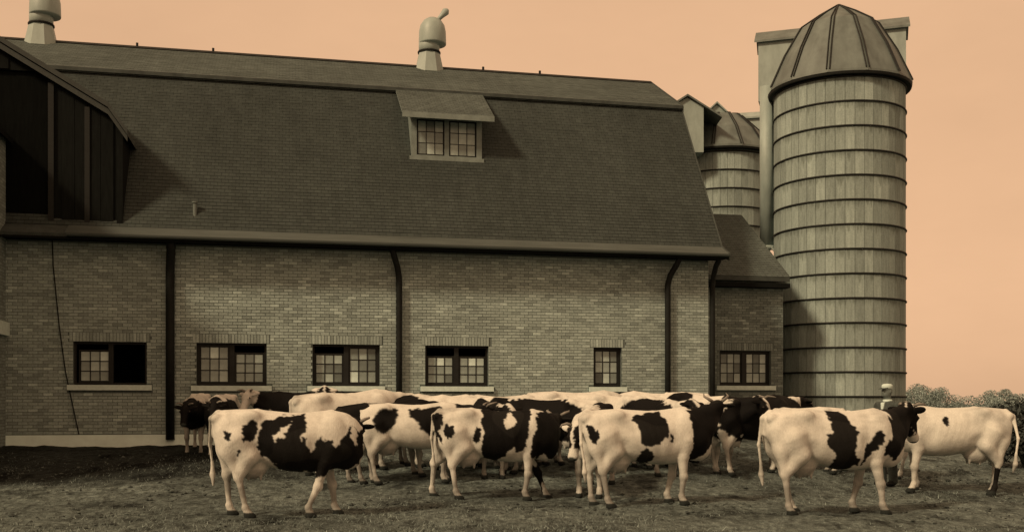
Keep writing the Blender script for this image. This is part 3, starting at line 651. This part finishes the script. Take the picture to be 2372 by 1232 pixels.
ST = np.array([(-.97, 1.26, 1.06, .06), (-.93, 1.32, .98, .13), (-.84, 1.365, .90, .19), (-.68, 1.385, .84, .235), (-.46, 1.39, .74, .265), (-.24, 1.365, .655, .30), (0, 1.35, .60, .325),
               (.22, 1.35, .585, .32), (.44, 1.365, .60, .28), (.60, 1.39, .63, .245), (.76, 1.37, .68, .21), (.88, 1.30, .76, .155), (.97, 1.18, .88, .07)])
cow_n = [0]
def cow(label, px, py, heading, scale=1.0, vox=.022, legs=None, neck=(0, 18), head=(0, -35), patches=(), white=(), headc='black', neckc=None, horns=True, seed=1, group=None, tail=0, dark_legs=False, pos=None, fat=1.0, udder=True):
    """one cow; legs: (dx of left fore, right fore, left hind, right hind hooves); patches: polygons of black in the cow's own x,z, with the side they lie on"""
    legs = legs or (0.02, -.03, -.03, .04)
    nb = np.array([.78, 0, 1.10]); nd = unit(*neck); poll = nb + nd*.50 + np.array([0, 0, .06])
    hf = unit(neck[0]*.6+head[0], head[1]); hs = np.cross([0, 0, 1], hf); hs /= np.linalg.norm(hs); hu = np.cross(hf, hs)
    muz = poll + hf*.50
    lo = np.minimum([-1.16, -.46, -.05], np.minimum(poll, muz)-.27); hi = np.maximum([1.2, .46, 1.5], np.maximum(poll, muz)+.27); lo[2] = -.05
    f = Field(lo, hi, vox/scale)
    sl_, x, y, z = f.box((-1.15, -.45, .4), (1.12, .45, 1.48))
    xx = np.clip(x[:, 0, 0], -.97, .97); tp, bt, wd = [np.interp(xx, ST[:, 0], ST[:, i])[:, None, None] for i in (1, 2, 3)]
    ker = lambda a: np.apply_along_axis(lambda q: np.convolve(np.pad(q, 3, 'edge'), np.ones(7)/7, 'valid'), 0, a)
    tp, bt, wd = ker(tp), ker(bt), ker(wd)*fat; zc, hh = (tp+bt)/2, (tp-bt)/2; tt = (z-zc)/hh
    w_ = wd*(1-.30*np.clip(tt, 0, 1)**1.6-.08*np.clip(-tt-.3, 0, 1)); q = 2.35
    d = ((np.abs(y)/w_)**q+np.abs(tt)**q)**(1/q)-1
    over = np.abs(x)-.97; d = d*np.minimum(wd, hh)*.95 + .002*np.sin((x+.25*z)*62)*np.exp(-((x-.12)/.3)**2)*np.exp(-((z-1.02)/.2)**2); d = np.maximum(d, over)
    f.put(sl_, d.astype(np.float32), 0)
    for s_ in (1, -1):
        f.cut((-.30, s_*.44, 1.16), (.15, .13, .13), .14); f.cut((.70, s_*.36, 1.16), (.10, .12, .16), .10); f.cut((.34, s_*.415, .93), (.075, .11, .20), .09); f.cut((-.40, s_*.36, .84), (.08, .11, .12), .09); f.cut((-.86, s_*.30, 1.15), (.10, .12, .16), .08)
        f.ell((-.49, s_*.19, 1.325), (.10, .055, .058), .15); f.ell((-.91, s_*.11, 1.27), (.07, .055, .065), .06)
        f.ell((-.70, s_*.15, 1.02), (.22, .115, .30), .08); f.ell((.56, s_*.17, 1.02), (.17, .095, .30), .08); f.ell((.74, s_*.13, .92), (.13, .09, .13), .08)
        lf, lh = (legs[0], legs[2]) if s_ > 0 else (legs[1], legs[3])
        yf, yh = s_*.165, s_*.175
        f.chain([(.54, s_*.17, .92), (.50+lf*.15, yf, .70), (.54+lf*.55, yf, .41), (.535+lf*.95, yf, .145)], [.125, .082, .050, .033], .04)
        f.ell((.545+lf*.55, yf, .405), (.056, .05, .065), .03); f.ell((.535+lf*.95, yf, .14), (.047, .043, .045), .02)
        f.chain([(.535+lf*.95, yf, .13), (.575+lf, yf, .04)], [.042, .055], .02)
        f.ell((.585+lf, yf, .02), (.08, .058, .055), .02)
        f.chain([(-.82, s_*.12, 1.10), (-.79+lh*.2, s_*.15, .86), (-.765+lh*.6, s_*.17, .60)], [.12, .10, .05], .07)
        f.chain([(-.64, s_*.16, 1.0), (-.55+lh*.3, s_*.19, .80), (-.74+lh*.7, yh, .52)], [.19, .12, .054], .06)
        f.ell((-.755+lh*.7, yh, .535), (.06, .042, .065), .03)
        f.chain([(-.745+lh*.7, yh, .52), (-.70+lh*.95, yh, .15)], [.046, .033], .03); f.ell((-.70+lh*.95, yh, .14), (.047, .043, .045), .02)
        f.chain([(-.70+lh*.95, yh, .13), (-.66+lh, yh, .04)], [.042, .055], .02); f.ell((-.645+lh, yh, .02), (.08, .058, .055), .02)
    f.chain([(.55, 0, 1.375), (.1, 0, 1.325), (-.40, 0, 1.365), (-.88, 0, 1.345)], [.035, .026, .03, .03], .05)
    f.ell((.80, 0, .80), (.16, .11, .17), .10)
    if udder:
        f.ell((-.46, 0, .66), (.21, .15, .17), .06)
        for sx in (-.50, -.34):
            for s_ in (.06, -.06): f.seg((sx, s_, .54), (sx, s_, .485), .022, .015, .02)
    # neck, deep and narrow, and head
    f.chain([nb+[-.20, 0, .13], nb+nd*.22+[0, 0, .09], poll-hf*.02], [.12, .10, .085], .10); f.chain([nb+[-.10, 0, -.12], nb+nd*.2+[0, 0, -.09], poll+hf*.10-hu*.10], [.19, .14, .08], .10)
    P = lambda a, b, c: poll+hf*a+hs*b+hu*c
    f.ell(P(.10, 0, .0), (.15, .105, .105), .05, (hf, hs, hu)); f.seg(P(.12, 0, .0), P(.40, 0, -.03), .098, .068, .04); f.seg(P(.06, 0, -.09), P(.38, 0, -.075), .072, .05, .04)
    f.ell(P(.45, 0, -.045), (.075, .085, .07), .03, (hf, hs, hu))
    for s_ in (1, -1):
        f.ell(P(.17, s_*.088, .035), (.04, .03, .03), .03, (hf, hs, hu))
        ed = hs*s_*.92-hf*.30+hu*-.12; ed /= np.linalg.norm(ed); e2 = hf*.9+ed*.3; e2 -= ed*(e2@ed); e2 /= np.linalg.norm(e2); e3 = np.cross(ed, e2)
        f.ell(P(.03, s_*.16, .01), (.12, .055, .026), .025, (ed, e2, e3))
    ty = [tail*.25*q for q in (0, .3, 1, 1.1, .9)]
    f.chain([(-.90, 0, 1.345), (-.985, ty[1], 1.27), (-1.005, ty[2], .92), (-.97, ty[3], .66)], [.04, .03, .021, .017], .03); f.chain([(-.97, ty[3], .68), (-.965, ty[3], .52), (-.95, ty[4], .38)], [.018, .036, .014], .02)
    sl2, x, y, z = f.box(lo, hi); f.D = np.maximum(f.D, -(z+.0))
    V, Q = f.surf()
    # coat
    W = V + .022*np.stack([nz(V, 14, seed), nz(V, 14, seed+1), nz(V, 14, seed+2)], 1)+.009*np.stack([nz(V, 90, seed+6), nz(V, 90, seed+7), nz(V, 60, seed+8)*1.6], 1)+.014*np.stack([nz(V, 45, seed+3), nz(V, 45, seed+4), nz(V, 45, seed+5)], 1)
    blk = np.zeros(len(V), bool)
    for side, poly in patches:
        if side == 'ball': c, r_ = poly; blk |= (((W-np.array(c))/np.array(r_))**2).sum(1) < 1
        else: blk |= inpoly(W[:, 0], W[:, 2], poly) & (W[:, 1]*side > -.06)
    for side, poly in white:
        if side == 'ball': c, r_ = poly; blk &= ~((((W-np.array(c))/np.array(r_))**2).sum(1) < 1)
        else: blk &= ~(inpoly(W[:, 0], W[:, 2], poly) & (W[:, 1]*side > -.06))
    rel = W-poll; ha, hb, hc = rel@hf, rel@hs, rel@hu; tn = (W-nb)@nd
    isneck = (tn > .02) & (V[:, 2] > .62) & (V[:, 0] > .6); ishead = (ha > -.12) & (np.linalg.norm(V-poll-hf*.18, axis=1) < .44) & (tn > .34)
    if neckc == 'black': blk |= isneck & ~ishead
    if neckc == 'white': blk &= ~(isneck & ~ishead)
    if headc == 'black': blk |= ishead
    elif headc == 'white': blk &= ~ishead
    elif headc == 'blaze': blk = np.where(ishead, ~((np.abs(hb) < .045+.03*np.clip(ha-.2, 0, 1)) & (hc > -.08)) & ~(ha > .36), blk)
    elif headc == 'patch': blk = np.where(ishead, (np.abs(np.abs(hb)-.075) < .055) & (ha > .02) & (ha < .33) & (hc > -.06), blk)
    colr = np.empty((len(V), 4), np.float32); colr[:] = tone(.575, (1.0, 1.01, .94)); dirt = np.clip((.78-V[:, 2])/.5, 0, 1)*(.72+.5*nz(V, 11, seed+9)) + .5*np.clip((-.55-V[:, 0])/.4, 0, 1)*np.clip(nz(V, 8, seed+14)+.1, 0, 1)*(V[:, 2] > .5); dirt = np.clip(dirt+.24*np.clip(nz(V, 4.5, seed+11), -.3, 1)+.10*nz(V, 19, seed+12)+.12*nz(V*[3, 1, .5], 9, seed+13)+.09*nz(V, 38, seed+15), 0, .9)
    colr[:, :3] *= (1-.66*dirt)[:, None]
    colr[blk] = tone(.005, (1, 1, 1)); gl = blk & (nz(V, 6, seed+20) > .5); colr[gl] = tone(.010, (1, 1, .95))
    if dark_legs: colr[(V[:, 2] < .5) & (V[:, 2] > .05)] *= .35
    colr[V[:, 2] < .075] = tone(.02); colr[(np.linalg.norm(V-P(.50, 0, -.05), axis=1) < .07)] = tone(.05)
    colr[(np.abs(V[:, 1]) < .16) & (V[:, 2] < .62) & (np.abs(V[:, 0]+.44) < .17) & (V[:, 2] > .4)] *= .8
    sm_ = np.zeros_like(colr); n_ = np.zeros((len(V), 1), np.float32)
    for i in range(4): np.add.at(sm_, Q[:, i], colr[Q[:, (i+1) % 4]]); np.add.at(n_, Q[:, i], 1)
    colr = .5*colr+.5*sm_/n_
    colr[:, 3] = 1
    me = mesh_np('cow', V*scale, Q, True); ca = me.color_attributes.new('coat', 'FLOAT_COLOR', 'POINT'); ca.data.foreach_set('color', colr.ravel()); me.materials.append(MAT['hide'])
    X, Y = pos if pos else ray(px, py)
    o = ob('cow', me, label=label, cat='cow', group=group or 'Holstein cows in the yard'); th = R(heading)
    fx, fy = math.cos(th), math.sin(th); zf, zr_ = float(gz(X+fx*.55*scale, Y+fy*.55*scale)), float(gz(X-fx*.7*scale, Y-fy*.7*scale))
    pitch = -math.atan2(zf-zr_, 1.25*scale)
    o.location = (X, Y, (zf*.7+zr_*.55)/1.25-.012); o.rotation_euler = (0, pitch, th)
    for s_ in (1, -1):
        e = MB().lathe([(.001, -.024), (.014, -.02), (.024, 0), (.014, .02), (.001, .024)], 10).build('eye', MAT['eye'], o, smooth=True); p = P(.17, s_*.105, .035)*scale; e.location = p; e.scale = (scale,)*3
        if horns:
            hp = [P(.0, s_*.07, .07), P(-.01, s_*.13, .11), P(.03, s_*.18, .16), P(.09, s_*.17, .22)]
            MB().tube([p_*scale for p_ in hp], [.026*scale, .023*scale, .016*scale, .005*scale], 8).build('horn', MAT['horn'], o, smooth=True)
    return o
def poly(ox, oy, sc, pts, flip=1): return [((p[0]-ox)/sc*flip, (oy-p[1])/sc) for p in pts]

# front row --------------------------------------------------------
PA = lambda *p: (-1, poly(650, 1190, 171, p))
cow('white-rumped cow with a huge black saddle, front left of the herd', 664, 1192, 14, 1.0, .0125, legs=(.10, -.28, -.04, .18), neck=(74, 4), head=(35, -35), seed=11, tail=1.6, neckc='black',
    patches=[PA((690,955),(640,965),(600,975),(582,1000),(580,1035),(600,1065),(625,1093),(660,1097),(690,1085),(705,1100),(740,1095),(790,1085),(815,1060),(845,1045),(860,1005),(855,975),(820,990),(810,1000),(790,985),(765,1010),(730,1020),(722,1005),(700,1015),(675,1015),(690,990)),
             PA((545,985),(575,972),(587,990),(570,1015),(550,1022),(548,1000)), PA((512,995),(525,998),(523,1020),(512,1012)), ('ball', ((.36, -.165, .56), (.09, .1, .07))), ('ball', ((-.62, -.25, .86), (.05, .1, .06))), PA((850,960),(890,960),(890,1060),(845,1050))],
    white=[PA((612,1010),(640,985),(660,975),(640,1000),(618,1022)), PA((690,1000),(712,985),(716,1010),(700,1040),(690,1025)), PA((742,995),(760,985),(765,1015),(748,1040)), PA((790,985),(806,1000),(800,1030),(788,1010)), PA((560,1060),(600,1050),(628,1080),(640,1100),(600,1100))])
PB = lambda *p: (-1, poly(1148, 1157, 150, p))
cow('white-rumped cow with black barrel and a heart-shaped thigh spot, mid herd', 1146, 1153, 8, 1.0, .0125, legs=(.28, -.10, -.28, .08), neck=(62, 12), head=(30, -30), seed=23, neckc='black', dark_legs=False,
    patches=[PB((1110,945),(1228,945),(1220,985),(1212,1030),(1205,1042),(1185,1047),(1180,1030),(1165,1055),(1140,1074),(1115,1062),(1108,1045),(1112,1000),(1108,975)),
             PB((1238,955),(1260,945),(1300,960),(1310,1030),(1300,1075),(1270,1065),(1255,1045),(1230,1064),(1225,1050),(1225,1015),(1238,990)), PB((1022,995),(1028,987),(1034,991),(1046,987),(1045,1010),(1035,1018),(1024,1010)),
             PB((1095,988),(1107,990),(1105,1025),(1098,1030),(1088,1015),(1093,1000)), PB((995,965),(1018,960),(1020,990),(1012,1000),(1023,1030),(1016,1030),(1003,1000)), ('ball', ((.60, .17, .35), (.2, .1, .5)))],
    white=[PB((1170,953),(1187,970),(1185,985),(1165,992),(1158,980))])
PC = lambda *p: (-1, poly(1505, 1172, 162, p))
cow('white cow with one square black flank patch and black neck, centre right', 1500, 1170, 10, 1.0, .0125, legs=(-.20, -.08, -.10, .06), neck=(26, 30), head=(68, -15), seed=37, neckc='black', tail=-.6,
    patches=[PC((1460,962),(1532,955),(1547,990),(1540,1010),(1520,1025),(1490,1032),(1480,1020),(1478,990)), PC((1548,1004),(1557,1010),(1556,1026),(1545,1026)), PC((1474,1042),(1490,1035),(1506,1045),(1506,1065),(1488,1073),(1474,1062)),
             PC((1602,950),(1640,940),(1700,950),(1700,1010),(1660,1035),(1640,1055),(1597,1075),(1590,1060),(1607,1020)), PC((1352,975),(1372,978),(1379,1010),(1372,1027),(1360,1010))])
PD = lambda *p: (-1, poly(1932, 1188, 176, p))
cow('large white cow with tall black side patch and black shoulder, front right', 1930, 1188, 8, 1.01, .0125, legs=(-.20, .08, .18, .0), neck=(30, 30), head=(18, -58), seed=41, headc='blaze', neckc='black', tail=.4,
    patches=[PD((1908,952),(1940,945),(1955,965),(1968,995),(1962,1030),(1958,1048),(1977,1052),(1975,1070),(1955,1080),(1925,1084),(1912,1078),(1914,1048),(1905,1035),(1892,1025),(1893,1005),(1910,995),(1910,975)),
             PD((2022,990),(2033,1000),(2030,1015),(2012,1035),(2000,1052),(1982,1070),(1981,1050),(1990,1022),(2005,1001)),
             PD((2052,955),(2070,960),(2090,957),(2140,955),(2150,985),(2130,1015),(2105,1028),(2085,1048),(2070,1062),(2050,1048),(2032,1050),(2029,1025),(2048,1010),(2056,1010),(2052,985))], white=[('ball', ((.84, 0, 1.44), (.22, .2, .10)))])
cow('nearly all white cow facing left with a small dark mark on its ribs, far right', 2190, 1140, 176, 1.0, .0125, legs=(.02, -.14, .0, -.12), neck=(15, -18), head=(15, -60), seed=53, headc='white', tail=1.0, horns=False,
    patches=[('ball', ((.12, .25, 1.13), (.045, .2, .075))), ('ball', ((-.70, .17, .2), (.2, .1, .28)))])  # black ball on the hind leg: shade painted into the coat
# middle depth -----------------------------------------------------
cow('white-faced cow with dark cheek patches hanging its head between the heart-spotted and square-patched cows', 1378, 1135, -104, 1.0, .0125, neck=(-4, 6), head=(-14, -64), seed=61, headc='patch', neckc='white', patches=[(1, [(-.9, .9), (-.2, .8), (.0, 1.3), (-.6, 1.5)]), ('ball', ((.1, -.3, 1.1), (.3, .2, .3)))])
cow('blaze-faced dark cow facing right behind the square-patched cow', 1620, 1086, -50, 1.0, .015, neck=(5, 24), head=(5, -50), seed=67, headc='blaze', neckc='black', patches=[('ball', ((.75, 0, 1.1), (.3, .5, .5))), ('ball', ((-.4, -.2, 1.2), (.3, .3, .3)))])
PH = lambda *p: (-1, poly(958, 1120, 132, p))
cow('white cow with black hip patch and black ribs, partly behind the heart-spotted cow', 958, 1117, 6, .98, .02, neck=(10, 10), head=(10, -30), seed=71, neckc='black', tail=.5,
    patches=[PH((868,965),(880,950),(900,945),(926,950),(925,975),(912,995),(895,1002),(875,995)), PH((950,948),(1020,945),(1060,960),(1060,1020),(1000,1012),(975,1000),(972,975),(952,968))])
cow('white cow with pale head lowered behind the black-saddled cow', 812, 1092, 30, 1.05, .015, neck=(10, 5), head=(0, -40), seed=73, headc='white', horns=False, patches=[(-1, [(.35, .5), (.75, .5), (.7, 1.1), (.45, 1.05)])])
cow('cow with black and white head raised behind the rump of the large white cow', 1850, 1092, 176, .85, .015, neck=(-8, 22), head=(-20, -30), seed=79, headc='blaze', patches=[('ball', ((-.2, -.25, .95), (.5, .3, .35)))])
# by the barn wall, left --------------------------------------------
cow('black-chested cow with white back facing the camera, leftmost of the herd', 458, 1046, -82, .86, .015, neck=(-5, 4), head=(0, -48), seed=83, headc='black', neckc='black', patches=[('ball', ((.7, 0, .95), (.42, .5, .34)))], legs=(.05, -.05, 0, 0))
cow('mostly black cow beside the leftmost cow, white along the spine', 516, 1052, -86, .88, .015, neck=(10, 6), head=(0, -52), seed=89, headc='black', neckc='black', patches=[('ball', ((.3, 0, .9), (1.0, .6, .42)))])
cow('black-backed cow with bright white face turned to the camera, below the second window', 705, 1048, 176, .92, .015, neck=(36, 26), head=(50, -50), seed=97, headc='white', neckc='black', patches=[('ball', ((-.1, 0, 1.2), (1.0, .6, .42)))])
# back row: only backs show -----------------------------------------
back = [(905, 1082, 4, .97, 'white cow with black spine patch in the back row below the third window', [('ball', ((.1, -.1, 1.25), (.5, .35, .22)))], 'patch', (5, 2)),
        (1015, 1076, 10, .95, 'white cow with small dark shoulder spots, back row under the downspout', [('ball', ((.75, -.1, 1.2), (.2, .3, .2)))], 'white', (0, -5)),
        (1085, 1088, 172, .98, 'white cow with one black rump patch, back row below the fourth window', [('ball', ((-.65, .1, 1.25), (.28, .4, .2)))], 'white', (0, -10)),
        (1170, 1074, 176, .95, 'plain white cow with bony back in the back row, right of the fourth window', [('ball', ((.2, .25, .9), (.3, .2, .2)))], 'white', (0, -12)),
        (1235, 1080, 20, .94, 'white cow with sharp hip bones behind the black-barrelled cow', [('ball', ((.4, -.25, .95), (.3, .2, .3)))], 'white', (0, -10)),
        (1335, 1072, 5, .99, 'white-backed cow in the back row left of the narrow window', [('ball', ((-.9, -.2, 1.1), (.25, .3, .22)))], 'white', (0, -6)),
        (1440, 1078, -8, .96, 'white cow with grey dark saddle streak in the back row below the narrow window', [('ball', ((.15, -.1, 1.3), (.22, .3, .12)))], 'white', (10, 0)),
        (1530, 1068, 176, .97, 'pale cow in the back row beside the right downspout', [('ball', ((.1, .3, .9), (.3, .2, .3)))], 'white', (0, -8))]
extra = [(905, 1108, 34, .98, 'black cow with white legs between the black-saddled cow and the heart-spotted cow', [('ball', ((0, 0, 1.05), (1.3, .6, .50)))], 'black', (10, 4)),
         (1268, 1098, 160, .98, 'dark cow facing left half hidden behind the heart-spotted cow', [('ball', ((.1, 0, 1.0), (1.2, .6, .42)))], 'blaze', (20, 10)),
         (1500, 1092, -62, .97, 'white-faced dark cow looking out over the back of the square-patched cow', [('ball', ((.2, 0, 1.0), (.95, .6, .40)))], 'blaze', (0, 26)),
         (1745, 1092, 25, .98, 'black cow with white tail end between the square-patched cow and the large white cow', [('ball', ((.1, 0, 1.0), (1.1, .6, .48)))], 'black', (10, 10)),
         (1120, 1094, -70, .97, 'cow with broad white blaze facing the camera behind the heart-spotted cow', [('ball', ((.3, 0, 1.1), (.9, .6, .35)))], 'blaze', (0, 24)),
         (2010, 1098, 150, .80, 'small dark heifer behind the legs of the large white cow', [('ball', ((.1, 0, .9), (1.1, .6, .50)))], 'black', (10, -8)),
         (752, 1046, -78, .97, 'dark-eared cow looking at the camera above the back of the black-saddled cow', [('ball', ((.2, 0, 1.0), (.9, .6, .36)))], 'patch', (-5, 23))]
back += extra
for i, (px, py, hd, sc, lab, pt, hc, nk) in enumerate(back):
    cow(lab, px, py, hd, sc, .018, neck=nk, head=(0, -30), seed=101+7*i, headc=hc, patches=pt, horns=False)

# ------------------------------------------------------------------ man in a white cap
def man():
    X, Y = 6.30, 17.40; Z = float(gz(X, Y)); o = ob('person', None, loc=(X, Y, Z-.005), label='man in white cap and dark jacket standing by the silo behind the large white cow', cat='person'); o.rotation_euler = (0, 0, R(-150)); o.scale = (.955,)*3
    f = Field((-.35, -.5, -.03), (.45, .5, 1.85), .015)      # x forward
    f.ell((.0, 0, 1.66), (.095, .075, .115), .03); f.ell((.03, 0, 1.60), (.07, .06, .07), .03); f.ell((.10, 0, 1.635), (.025, .016, .03), .02); f.seg((-.01, 0, 1.56), (-.02, 0, 1.44), .055, .065, .03)
    f.ell((.085, .0, 1.585), (.02, .03, .012), .015)
    for s_ in (1, -1):
        f.ell((-.005, s_*.078, 1.645), (.022, .014, .034), .01); f.ell((.085, s_*.035, 1.665), (.02, .02, .012), .015)
        f.seg((.10, s_*.25, .92), (.16, s_*.24, .86), .032, .04, .02)
        for k, (dy, ln) in enumerate(((-.03, .07), (-.01, .085), (.011, .08), (.031, .065))): f.chain([(.17, s_*.24+dy, .84), (.19, s_*.24+dy, .84-ln*.55), (.18, s_*.24+dy, .84-ln)], [.013, .012, .010], .008)
        f.chain([(.15, s_*.24-s_*.035, .87), (.19, s_*.24-s_*.06, .83)], [.015, .012], .01)
        f.chain([(.0, s_*.10, .9), (.01, s_*.11, .5), (-.02, s_*.12, .1)], [.06, .05, .04], .03)
    f.chain([(0, 0, 1.4), (0, 0, .95)], [.09, .1], .05)
    V, Q = f.surf(); ob('body', mesh_np('body', V, Q, True), o, MAT['skin'])
    f = Field((-.35, -.5, .6), (.45, .5, 1.6), .016)
    f.ell((0, 0, 1.26), (.125, .19, .22), .05); f.ell((0, 0, 1.0), (.13, .175, .22), .08); f.ell((-.01, 0, 1.43), (.08, .17, .05), .06)
    for s_ in (1, -1): f.chain([(-.01, s_*.20, 1.40), (-.04, s_*.26, 1.13), (.10, s_*.25, .92)], [.075, .062, .048], .04)
    V, Q = f.surf(); ob('jacket', mesh_np('jacket', V, Q, True), o, MAT['cloth_dark'])
    f = Field((-.3, -.3, .03), (.3, .3, 1.05), .016)
    for s_ in (1, -1): f.chain([(.0, s_*.09, .95), (.01, s_*.11, .5), (-.02, s_*.12, .07)], [.115, .085, .075], .03)
    V, Q = f.surf(); ob('trousers', mesh_np('trousers', V, Q, True), o, MAT['cloth_dark'])
    f = Field((-.3, -.3, -.03), (.3, .3, .2), .012)
    for s_ in (1, -1): f.chain([(-.04, s_*.12, .08), (.02, s_*.12, .05), (.13, s_*.13, .035)], [.06, .055, .04], .03)
    V, Q = f.surf(); ob('shoes', mesh_np('shoes', V, Q, True), o, MAT['iron'])
    c = MB().loft([[(.0+(.102+d)*sx*math.cos(t), (.083+d)*sx*math.sin(t), z) for t in [2*math.pi*k/20 for k in range(20)]] for sx, z, d in ((1, 1.69, 0), (1.0, 1.72, 0), (1.02, 1.735, .003), (.96, 1.765, .003), (.7, 1.782, 0), (.05, 1.788, 0))])
    cap = c.build('cap', MAT['cloth_white'], o, smooth=True)
    MB().loft([[(.06, -.075, 1.705), (.06, .075, 1.705), (.06, .075, 1.717), (.06, -.075, 1.717)], [(.17, -.045, 1.690), (.17, .045, 1.690), (.17, .045, 1.698), (.17, -.045, 1.698)]]).build('cap_peak', MAT['cloth_dark'], cap)
    MB().loft([[(.12, -.04, 1.45), (.12, .04, 1.45), (.09, .04, 1.46), (.09, -.04, 1.46)], [(.138, -.015, 1.30), (.138, .015, 1.30), (.11, .015, 1.30), (.11, -.015, 1.30)]]).build('shirt_front', MAT['cloth_white'], o)
    MB().lathe([(.075, 1.44), (.082, 1.50), (.070, 1.51)], 16, (-.01, 0)).build('collar', MAT['cloth_white'], o, smooth=True)
man()

# ------------------------------------------------------------------ foliage and grass
def leaves(name, cen, rad, n, size, mat, parent=None, seed=1, kind=None, **k):
    r = np.random.default_rng(seed); cen = np.asarray(cen, float); rad = np.asarray(rad, float); i = r.integers(0, len(cen), n)
    d = r.normal(size=(n, 3)); d /= np.linalg.norm(d, axis=1)[:, None]; P = cen[i]+d*rad[i]*(r.random((n, 1))**.35)
    a = r.normal(size=(n, 3)); a /= np.linalg.norm(a, axis=1)[:, None]; b = np.cross(a, r.normal(size=(n, 3))); b /= np.linalg.norm(b, axis=1)[:, None]; s = size*r.uniform(.5, 1.3, (n, 1))
    V = np.stack([P-a*s, P-b*s*.55, P+a*s, P+b*s*.55], 1).reshape(-1, 3); me = mesh_np(name, V, np.arange(4*n).reshape(-1, 4)); add_rnd(me, r.random(n)); me.materials.append(mat)
    return ob(name, me, parent, kind=kind, **k)
cen, rad = [], []; r = np.random.default_rng(5)
for i in range(150):
    x = 45+i*.72+r.uniform(-1, 1); y = 150+r.uniform(-9, 14); h = r.uniform(7.4, 8.8) + .5*math.sin(x*.35) + .4*math.sin(x*.9)
    for j in range(4): cen.append((x+r.uniform(-1.2, 1.2), y+r.uniform(-1, 1), float(gz(x, y))+h*(.25+.20*j))); q = r.uniform(1.5, 2.5)*(1-.12*j); rad.append((q, q, q*.8))
tl = leaves('far_woods', cen, rad, 480000, .115, MAT['leaf'], None, 3, 'stuff')
V, Fc = MB(), None
for i in range(0, len(cen), 4): V.tube([(cen[i][0], cen[i][1], float(gz(cen[i][0], cen[i][1]))-.3), tuple(cen[i+2])], [.2, .08], 5)
V.build('wood_trunks', MAT['lumber'], tl, kind='stuff')
def bush(px, py, w, h, label, seed):
    X, Y = ray(px, py); r = np.random.default_rng(seed); c, rd = [], []
    for i in range(26): c.append((r.uniform(-w, w), r.uniform(-w*.5, w*.5), h*r.uniform(.2, .9))); q = r.uniform(.22, .4); rd.append((q, q, q))
    o = ob('shrub', None, loc=(X, Y, float(gz(X, Y))), label=label, cat='shrub'); leaves('foliage', c, rd, 9000, .05, MAT['bush'], o, seed)
    m_ = MB()
    for i in range(8): m_.tube([(r.uniform(-.1, .1), r.uniform(-.1, .1), -.05), (c[i][0]*.5, c[i][1]*.5, h*.4), c[i]], [.03, .02, .008], 5)
    m_.build('stems', MAT['lumber'], o)
bush(2385, 1082, .95, 1.25, 'dark leafy shrub at the right edge behind the nearly all white cow', 8)

def grass():
    r = np.random.default_rng(4); n = 46000; y = 10.8+(r.random(n)**1.5)*10.5; x = r.uniform(-.56, .56, n)*y; P = np.stack([x, y, np.zeros(n)], 1)
    keep = (nz(P, .9, 31)+.5*nz(P, 3.1, 32)+.25*r.normal(size=n)) > np.interp(y, [11, 14, 18], [-.45, .0, .5]); P = P[keep]; n = len(P); P[:, 2] = gz(P[:, 0], P[:, 1])-.015
    a = r.uniform(0, 6.28, n); h = r.uniform(.015, .055, n); wd = r.uniform(.004, .009, n); ln = r.normal(0, .03, (n, 2))
    V = np.stack([P-np.stack([np.cos(a)*wd, np.sin(a)*wd, 0*a], 1), P+np.stack([np.cos(a)*wd, np.sin(a)*wd, 0*a], 1), P+np.stack([ln[:, 0], ln[:, 1], h], 1)], 1).reshape(-1, 3)
    me = mesh_np('grass', V, np.arange(3*n).reshape(-1, 3)); add_rnd(me, r.random(n)); me.materials.append(MAT['grass']); ob('grass', me, kind='stuff')
grass()
def clods():
    r = np.random.default_rng(12); n = 5200; y = 11+r.random(n)*11; x = r.uniform(-.54, .54, n)*y; P = np.stack([x, y, gz(x, y)], 1)
    k = nz(P*[1, 1, 0], 1.3, 41)+.4*r.normal(size=n) > .1; P = P[k]; n = len(P)
    B = np.array([(1,0,0),(0,1,0),(-1,0,0),(0,-1,0),(0,0,1),(0,0,-1)], float); Fq = np.array([(0,1,4),(1,2,4),(2,3,4),(3,0,4),(1,0,5),(2,1,5),(3,2,5),(0,3,5)])
    sz = (.012+.03*r.random((n, 1, 1))**2.5)*np.array([1.2, 1.2, .7]); V = P[:, None]+B[None]*sz*r.uniform(.6, 1.3, (n, 6, 1)); Q = (Fq[None]+6*np.arange(n)[:, None, None]).reshape(-1, 3)
    me = mesh_np('clods', V.reshape(-1, 3), Q); add_rnd(me, np.repeat(r.random(n), 8)); me.materials.append(leaf_mat('clod', .055)); ob('soil_clods', me, kind='stuff')
clods()
